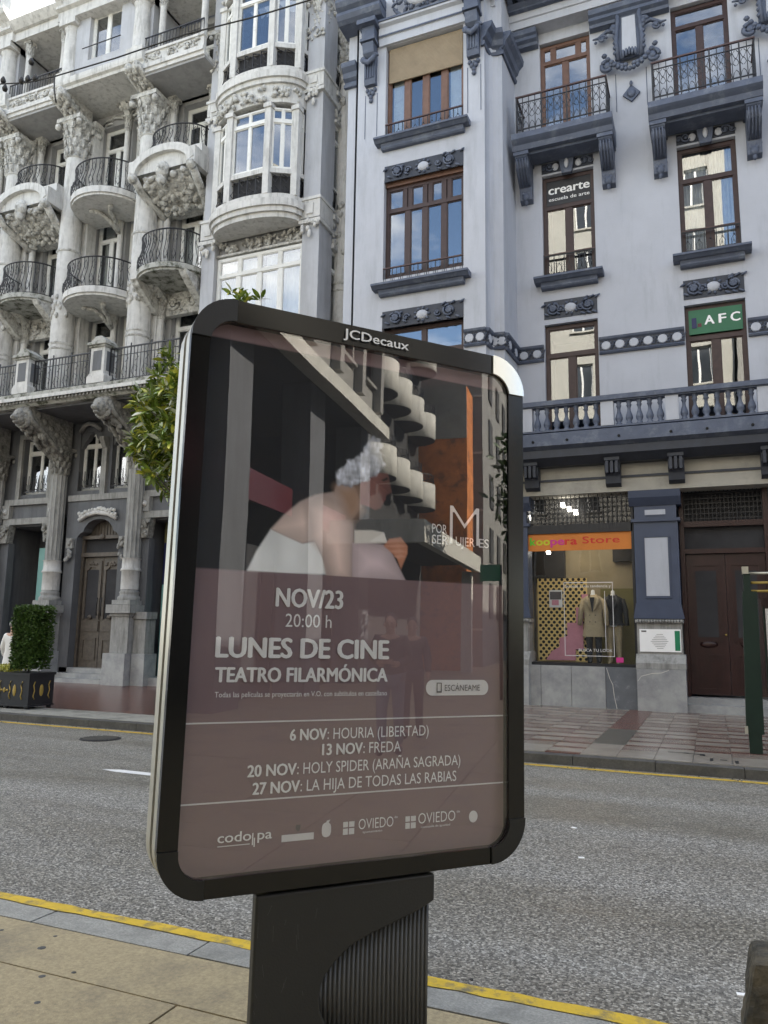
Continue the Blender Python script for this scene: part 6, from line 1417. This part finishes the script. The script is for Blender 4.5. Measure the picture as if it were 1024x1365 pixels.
SH = {
 'dress': [(0.241,0.935),(0.273,0.862),(0.32,0.782),(0.368,0.799),(0.437,0.823),(0.485,0.814),(0.512,0.863),(0.539,0.926)],
 'torso': [(0.32,0.782),(0.365,0.728),(0.421,0.676),(0.478,0.645),(0.523,0.634),(0.55,0.626),(0.558,0.599),(0.63,0.6),(0.662,0.67),(0.624,0.724),(0.63,0.75),(0.632,0.977),(0.541,0.981),(0.517,0.872),(0.485,0.809),(0.437,0.823),(0.378,0.804)],
 'hair': [(0.557,0.576),(0.564,0.543),(0.592,0.512),(0.626,0.489),(0.658,0.46),(0.678,0.424),(0.707,0.408),(0.731,0.408),(0.736,0.477),(0.746,0.504),(0.723,0.534),(0.693,0.554),(0.676,0.573),(0.653,0.581),(0.63,0.594),(0.595,0.604),(0.564,0.602)],
 'face': [(0.676,0.573),(0.699,0.554),(0.729,0.536),(0.765,0.535),(0.772,0.562),(0.782,0.605),(0.761,0.618),(0.753,0.641),(0.738,0.67),(0.715,0.678),(0.685,0.667),(0.655,0.662),(0.653,0.581)],
 'ear': [(0.653,0.597),(0.674,0.59),(0.677,0.616),(0.663,0.634)],
 'neck': [(0.555,0.608),(0.595,0.604),(0.653,0.586),(0.662,0.683),(0.634,0.718),(0.605,0.715),(0.574,0.649)],
 'paper': [(0.635,0.76),(0.705,0.754),(0.752,0.758),(0.771,0.797),(0.694,0.803),(0.636,0.808)],
 'paper2': [(0.694,0.798),(0.755,0.758),(0.765,0.79)],
 'knee': [(0.628,0.808),(0.683,0.799),(0.754,0.804),(0.784,0.823),(0.815,0.875),(0.853,0.937),(0.632,0.949)],
 'hand': [(0.754,0.809),(0.777,0.781),(0.825,0.771),(0.854,0.802),(0.854,0.829),(0.828,0.89),(0.809,0.848),(0.778,0.824)],
 'f1': [(0.76,0.809),(0.814,0.797),(0.851,0.802),(0.814,0.811)],
 'f2': [(0.778,0.826),(0.82,0.815),(0.851,0.824),(0.815,0.832)],
 'f3': [(0.797,0.844),(0.827,0.834),(0.845,0.843),(0.815,0.851)],
 'arm': [(0.463,0.806),(0.441,0.684),(0.506,0.646),(0.592,0.668),(0.629,0.74),(0.635,0.949),(0.551,0.954),(0.514,0.854)],
 'eye': [(0.738,0.563),(0.762,0.549),(0.766,0.557),(0.748,0.567)],
 'mouth': [(0.74,0.64),(0.758,0.63),(0.757,0.636)],
}

lightn = vnoise(3, 3, 3, 2)
img *= (.6+.8*vnoise(2, 2, 3, 9))[..., None]
paint(SH['dress'], (.98, 1.0, 1.0), .006, .66+.55*vnoise(10, 4, 3, 3))
dT = -sdf(SH['torso']); paint(SH['torso'], (.98, .78, .70), .008, np.clip(.55+6*dT, .55, 1.0)*np.clip(1.15-.5*(uu-.35)/.3+.5*(vnoise(7, 7, 3, 8)-.5), .55, 1.25))
dA = -sdf(SH['arm']); paint(SH['arm'], (.98, .76, .68), .03, np.clip(.5+9*dA, .5, 1.05)*(.85+.3*vnoise(8, 8, 3, 4)))
paint(SH['neck'], (.42, .26, .17), .05, .8+.4*vnoise(20, 20, 2, 4))
paint(SH['face'], (.30, .13, .11), .006, np.clip(1.25-.8*(uu-.64)/.14, .45, 1.2))
paint(SH['ear'], (.34, .16, .13), .008)
paint(SH['eye'], (.02, .015, .015), .005); paint(SH['mouth'], (.20, .05, .05), .005)
hn = vnoise(95, 28, 3, 6)
paint(SH['hair'], (.80, .83, .92), .010, .22+1.15*hn*vnoise(30, 60, 2, 31)*1.5, .012, 6)
dK = -sdf(SH['knee']); paint(SH['knee'], (.86, .70, .73), .006, np.clip(.6+6*dK, .6, 1.0)*(.8+.4*vnoise(7, 7, 3, 14)))
paint(SH['paper'], (.72, .68, .62), .004); paint(SH['paper2'], (.86, .83, .78), .003)
paint(SH['hand'], (.62, .27, .16), .006, .8+.4*vnoise(18, 18, 2, 12))
for k in ('f1', 'f2', 'f3'): paint(SH[k], (.74, .38, .26), .006)
for (a, b_) in ((.868, .0), (.895, .0)): pass
# brown lower field and the thin top strip
BR = np.array((.235, .158, .166))
lo = np.clip((vv-(.930-.004*(uu-.06)/1.2))/.003, 0, 1)[..., None]; img = img*(1-lo)+BR*(.92+.16*lightn[..., None])*lo
tp = (np.clip((.132-vv)/.003, 0, 1))[..., None]; img = img*(1-tp)+BR*1.25*tp
for (a, b_) in ((.640, .700), (.455, .460)): pass
me = bpy.data.meshes.new('printed_poster'); vs = np.stack([uu, np.full(uu.shape, .036), -vv], -1).reshape(-1, 3); me.vertices.add(len(vs)); me.vertices.foreach_set('co', vs.ravel())
ii, jj = np.meshgrid(np.arange(nu-1), np.arange(nv-1)); a = (jj*nu+ii).ravel(); q = np.stack([a, a+nu, a+nu+1, a+1], -1)
me.loops.add(q.size); me.loops.foreach_set('vertex_index', q.ravel()); me.polygons.add(len(q)); me.polygons.foreach_set('loop_start', np.arange(len(q))*4); me.update()
ca = me.color_attributes.new('print', 'FLOAT_COLOR', 'POINT'); ca.data.foreach_set('color', np.concatenate([img.reshape(-1, 3), np.ones((nu*nv, 1))], 1).ravel())
pm_ = bpy.data.materials.new('poster_print'); pm_.use_nodes = True; t_ = pm_.node_tree; at = N(t_, 'ShaderNodeAttribute', attribute_name='print'); t_.links.new(at.outputs['Color'], t_.nodes['Principled BSDF'].inputs['Base Color']); t_.nodes['Principled BSDF'].inputs['Roughness'].default_value = .7
me.materials.append(pm_); po = bpy.data.objects.new('printed_poster', me); put(po, ad, PM); po['label'] = 'poster with a white-haired figure bent over a book above a brown text field'
YT_ = .033
def pt(s, u0, u1, vb, cap, m='txtw', bold=0.0, name='lettering'): return text(po, name, s, m, PM, u0, u1, -vb, cap, bold, y=YT_)
pt('NOV/23', .351, .596, 1.045, .062, 'txtw', .03); pt('20:00 h', .387, .557, 1.113, .044, 'txtw')
pt('LUNES DE CINE', .155, .782, 1.217, .064, 'txtw', .04); pt('TEATRO FILARMÓNICA', .157, .780, 1.297, .046, 'txtw', .035)
pt('Todas las películas se proyectarán en V.O. con subtítulos en castellano', .158, .781, 1.346, .017)
for s1, s2, u0, um, u1, vb in (('6 NOV', ': HOURIA (LIBERTAD)', .422, .553, .955, 1.490), ('13 NOV', ': FREDA', .540, .690, .842, 1.542), ('20 NOV', ': HOLY SPIDER (ARAÑA SAGRADA)', .281, .448, 1.092, 1.600), ('27 NOV', ': LA HIJA DE TODAS LAS RABIAS', .301, .462, 1.075, 1.656)):
    pt(s1, u0, um, vb, .036, 'txtw', .03); pt(s2, um+.004, u1, vb, .036)
def flat(name, polys, m='txtg', y=YT_):
    b = MB()
    for P in polys: b.add([(u, y, -v) for u, v in P], [tuple(range(len(P)))])
    return b.build(name, m, po, PM)
rc = lambda u0, u1, v0, v1: [(u0, v0), (u0, v1), (u1, v1), (u1, v0)]
flat('rule_line', [rc(.066, 1.283, 1.424, 1.429)]); flat('rule_line', [rc(.066, 1.283, 1.671, 1.676)])
P = [(x, -z) for x, z in rrect(.941, 1.214, -1.349, -1.292, .027)]; flat('button_print', [P[::-1]], 'txtg')
YT_ = .0325; text(po, 'lettering', 'ESCÁNEAME', 'txtd', PM, 1.02, 1.175, -1.332, .022, y=.031); flat('phone_icon', [rc(.985, .989, 1.302, 1.338), rc(1.003, 1.007, 1.302, 1.338), rc(.989, 1.003, 1.302, 1.305), rc(.989, 1.003, 1.333, 1.338)], 'txtd', .031)
text(po, 'lettering', 'M', 'txtw', PM, 1.035, 1.168, -.783, .158, -.022, y=YT_); pt('POR', .957, 1.022, .742, .034, 'txtw'); pt('SER', .957, 1.026, .784, .034, 'txtw'); pt('UJER', 1.062, 1.148, .784, .034, 'txtw'); pt('ES', 1.168, 1.214, .784, .034, 'txtw')
pt('codo', .194, .303, 1.796, .030, 'txtw', .012); pt('pa', .325, .373, 1.796, .030, 'txtw', .012); flat('logo_bar', [rc(.307, .311, 1.775, 1.812), rc(.313, .317, 1.79, 1.818)], 'txtw'); flat('fine_print', [rc(.195, .30, 1.806, 1.809)])
flat('logo_plate', [rc(.407, .520, 1.790, 1.812)], 'txtg'); flat('crest', [[(.455, 1.762), (.455, 1.775), (.463, 1.784), (.471, 1.775), (.471, 1.762)]], 'txtd')
flat('apple_logo', [[(.565+.020*math.cos(a)*(1-.15*math.cos(2*a)), 1.786+.024*math.sin(a)) for a in [k*math.pi/8 for k in range(16)]][::-1]], 'txtg'); flat('apple_logo_stalk', [[(.565, 1.757), (.562, 1.768), (.570, 1.768), (.578, 1.754)]], 'txtg')
for u in (.626, .866):
    flat('square_logo', [rc(u, u+.018, 1.766, 1.784), rc(u+.022, u+.042, 1.766, 1.784), rc(u, u+.018, 1.788, 1.808), rc(u+.022, u+.042, 1.788, 1.808)], 'txtg')
pt('OVIEDO', .684, .818, 1.795, .034, 'txtw', -.008); pt('OVIEDO', .918, 1.072, 1.795, .036, 'txtw', -.008); pt('de', .822, .834, 1.768, .008); pt('de', 1.078, 1.092, 1.768, .008); pt('ayuntamiento', .700, .775, 1.808, .007); pt('concejalía de igualdad', .930, 1.05, 1.810, .007)
flat('round_logo', [[(1.150+.019*math.cos(a), 1.787+.021*math.sin(a)) for a in [k*math.pi/10 for k in range(20)]][::-1]], 'txtg')
text(ad, 'maker_lettering', 'JCDecaux', 'txtw', PM, .548, .817, -.056, .034, .022, y=-.0085)
# the glass door over frame and poster
gb = MB(); gp_ = rrect(.0645, PW-.0715, -1.8925, -.0785, .085); gb.exy(gp_, .006, .010); gb.build('glass_door', 'glassad', ad, PM)
# pedestal
M['pedback'] = mat('grooved_charcoal_metal', (.042, .042, .040), .5, .1, 2)
pa, pb2 = .324, .978; zb = -2.665
pd = MB().box(pa+.045, pb2-.004, .05, .19, zb, -1.95).build('pedestal', 'ped', ad, PM)
curve = [(.965, 2.052), (.93, 2.066), (.896, 2.08), (.84, 2.097), (.786, 2.112), (.725, 2.128), (.665, 2.149), (.622, 2.173), (.587, 2.203), (.562, 2.23), (.547, 2.258), (.541, 2.30), (.546, 2.34), (.568, 2.385), (.61, 2.43), (.67, 2.468), (.76, 2.5), (.86, 2.52), (.965, 2.535)]; curve = [(u+.013, v) for u, v in curve]
poly = [(pa, -1.962), (pb2, -1.962)]+[(u, -v) for u, v in curve]+[(pb2, zb), (pa, zb)]
fp_ = MB().exy(poly[::-1], .012, .05).build('pedestal_front', 'ped', pd, PM)
be = fp_.modifiers.new('bevel', 'BEVEL'); be.width = .008; be.segments = 3; be.limit_method = 'ANGLE'
MB().box(.53, pb2-.003, .0485, .0498, -2.56, -2.03).build('rib_backing', 'pedback', pd, PM)
rb_ = MB()
k = 0; u = .548
while u < pb2-.006:
    rb_.tube([(u+.0042, .05, -2.6), (u+.0042, .05, -2.03)], .0058, 8); u += .0166
rbm = MB().tube([(0, 0, -.27), (0, 0, .27)], .0058, 8).mesh('rib', M['pedrib'])
u = .552
while u < pb2-.004:
    # each rib runs between the upper and the lower branch of the curve
    up = max((v for (a, v), (c, v2) in zip(curve[:12], curve[1:12]) if min(a, c) <= u <= max(a, c)), default=2.3); lw = min((v2 for (a, v), (c, v2) in zip(curve[11:], curve[12:]) if min(a, c) <= u <= max(a, c)), default=2.3)
    h_ = max(.02, lw-up+.02); o = inst(rbm, 'rib', pd, PM @ Matrix.Translation((u, .0485, -(up+lw)/2)) @ Matrix.Diagonal((1, 1, h_/.54, 1))); u += .0166
B('bolt_plate', 'ped', ad, (-9, -8.99, 0, .01, -1, -.99)) if False else None

# light wear on the case: a few scratches and a rating plate on the pedestal
b = MB(); rw = random.Random(9)
for _ in range(16):
    u, v, a, l = rw.uniform(.33, .56), rw.uniform(1.99, 2.6), rw.uniform(-.5, .5), rw.uniform(.01, .05); du, dv = l*math.sin(a), l*math.cos(a)
    b.add([(u, .0115, -v), (u+.0008, .0115, -v), (u+du+.0008, .0115, -v-dv), (u+du, .0115, -v-dv)], [(0, 3, 2, 1)])
b.build('scratches', 'pedrib', pd, PM, kind='stuff')
# ================================================================== STREET FURNITURE
bs = thing('bus_shelter', 'dark green metal shelter post with pale cross bars on the far pavement', 'bus shelter', (.5, 11.8, .12))
def slope(b, x0, x1, X0, X1, y0, y1, z0, z1):
    b.add([(x0, y0, z0), (x1, y0, z0), (x1, y1, z0), (x0, y1, z0), (X0, y0, z1), (X1, y0, z1), (X1, y1, z1), (X0, y1, z1)], [(0, 3, 2, 1), (4, 5, 6, 7), (0, 1, 5, 4), (1, 2, 6, 5), (2, 3, 7, 6), (3, 0, 4, 7)])
b = MB(); slope(b, .36, .58, .41, .59, 11.70, 11.82, .38, 2.28); b.build('post', 'green', bs); B('upper_post', 'green', bs, (.43, .52, 11.72, 11.80, 2.281, 2.52)); B('post_foot', 'green', bs, (.39, .55, 11.71, 11.81, .1, .379)); B('post_cap', 'silver', bs, (.42, .50, 11.70, 11.82, 2.521, 2.62))
B('bracket', 'silver', bs, (.345, .385, 11.69, 11.705, .38, .48))
for z, m in ((2.53, 'silver'), (2.40, 'gold'), (2.285, 'gold')): MB().tube([(.5, 11.76, z), (3.2, 11.76, z)], .018, 8).build('cross_bar', m, bs)
B('side_panel_frame', 'green', bs, (.66, .68, 11.9, 11.95, .9, 2.08), (3.0, 3.1, 11.7, 11.82, .1, 2.5)); B('side_panel', 'txtg', bs, (.69, 2.9, 11.9, 11.93, .95, 2.05)); B('side_pane', 'glassw', bs, (.6, 3.0, 12.0, 12.01, .4, 2.2))
b = MB(); bl = random.Random(4)
st = thing('stone_block', 'weathered brown stone block standing at the near kerb in the lower right corner', 'stone block', (.27, 3.1, .1))
vs = [(.035, 2.98, .1), (.5, 2.95, .1), (.5, 3.3, .1), (.045, 3.3, .1), (.03, 2.99, .34), (.5, 2.97, .36), (.5, 3.3, .36), (.04, 3.3, .34), (.075, 3.03, .585), (.5, 3.0, .60), (.5, 3.27, .60), (.075, 3.26, .58)]
b.add(vs, [(0, 3, 2, 1), (0, 1, 5, 4), (1, 2, 6, 5), (2, 3, 7, 6), (3, 0, 4, 7), (4, 5, 9, 8), (5, 6, 10, 9), (6, 7, 11, 10), (7, 4, 8, 11), (8, 9, 10, 11)]); o = b.build('block', 'oldstone', st)
be = o.modifiers.new('bevel', 'BEVEL'); be.width = .02; be.segments = 2; ss = o.modifiers.new('sub', 'SUBSURF'); ss.subdivision_type = 'SIMPLE'; ss.levels = 3; ss.render_levels = 3
tx = bpy.data.textures.new('rough', 'CLOUDS'); tx.noise_scale = .08; dm = o.modifiers.new('disp', 'DISPLACE'); dm.texture = tx; dm.strength = .03; dm.mid_level = .5
# overhead cable with small fittings
cb = thing('overhead_cable', 'thin dark cable sagging across the street in front of the carved balconies', 'cable', (-6.6, 8, 10)); P = []
A_, B_ = Vector((-12.5, 8, 10.75)), Vector((-2.0, 8, 10.05))
for px_, z in ((-13, 10.92), (-11.4, 10.60), (-10.35, 10.44), (-9.7, 10.28), (-9.1, 10.22), (-7.9, 10.17), (-6.6, 10.16), (-5.5, 10.06), (-4.5, 10.02), (-3.9, 10.05), (-2.5, 10.3), (0, 11.2)): P.append((px_, 8, z))
MB().tube(P, .011, 5).build('cable', 'wire', cb); MB().tube([(-9.14, 8, 10.22), (-9.12, 8, 9.98), (-9.06, 8, 9.75)], .012, 5).build('hanging_end', 'wire', cb)
fl = MB(); fl.lathe([(.0001, -.07), (.035, -.06), (.045, -.02), (.03, .02), (.015, .05)], (0, 0, 0), 10); fm = fl.mesh('fitting', M['wire'])
for k, (x, z, lab) in enumerate(((-10.28, 10.5, 'small dark fitting on the overhead cable, nearest the left edge'), (-10.22, 10.34, 'small dark fitting hanging just below the leftmost one on the cable'), (-9.86, 10.37, 'small dark cable fitting, first right of the pair at the edge'), (-9.72, 10.36, 'small dark cable fitting between two others on the cable'), (-9.56, 10.33, 'small dark cable fitting, last before the cable drops'), (-9.68, 10.66, 'small dark fitting sticking up above the cable'))):
    o = bpy.data.objects.new('cable_fitting', fm); put(o, None, Matrix.Translation((x, 8, z))); tag(o, lab, 'cable fitting', 'fittings on the overhead cable')
CARVED = {'scroll_relief', 'carved_garland', 'carved_lintel', 'carved_relief', 'carved_cluster', 'column_ornament', 'pediment_carving', 'capital_foliage', 'fine_print', 'ironwork', 'lattice', 'egg_moulding', 'lunette_slats', 'window_guard'}
for o in bpy.data.objects:
    if o.parent and o.name.split('.')[0] in CARVED: o['kind'] = 'stuff'
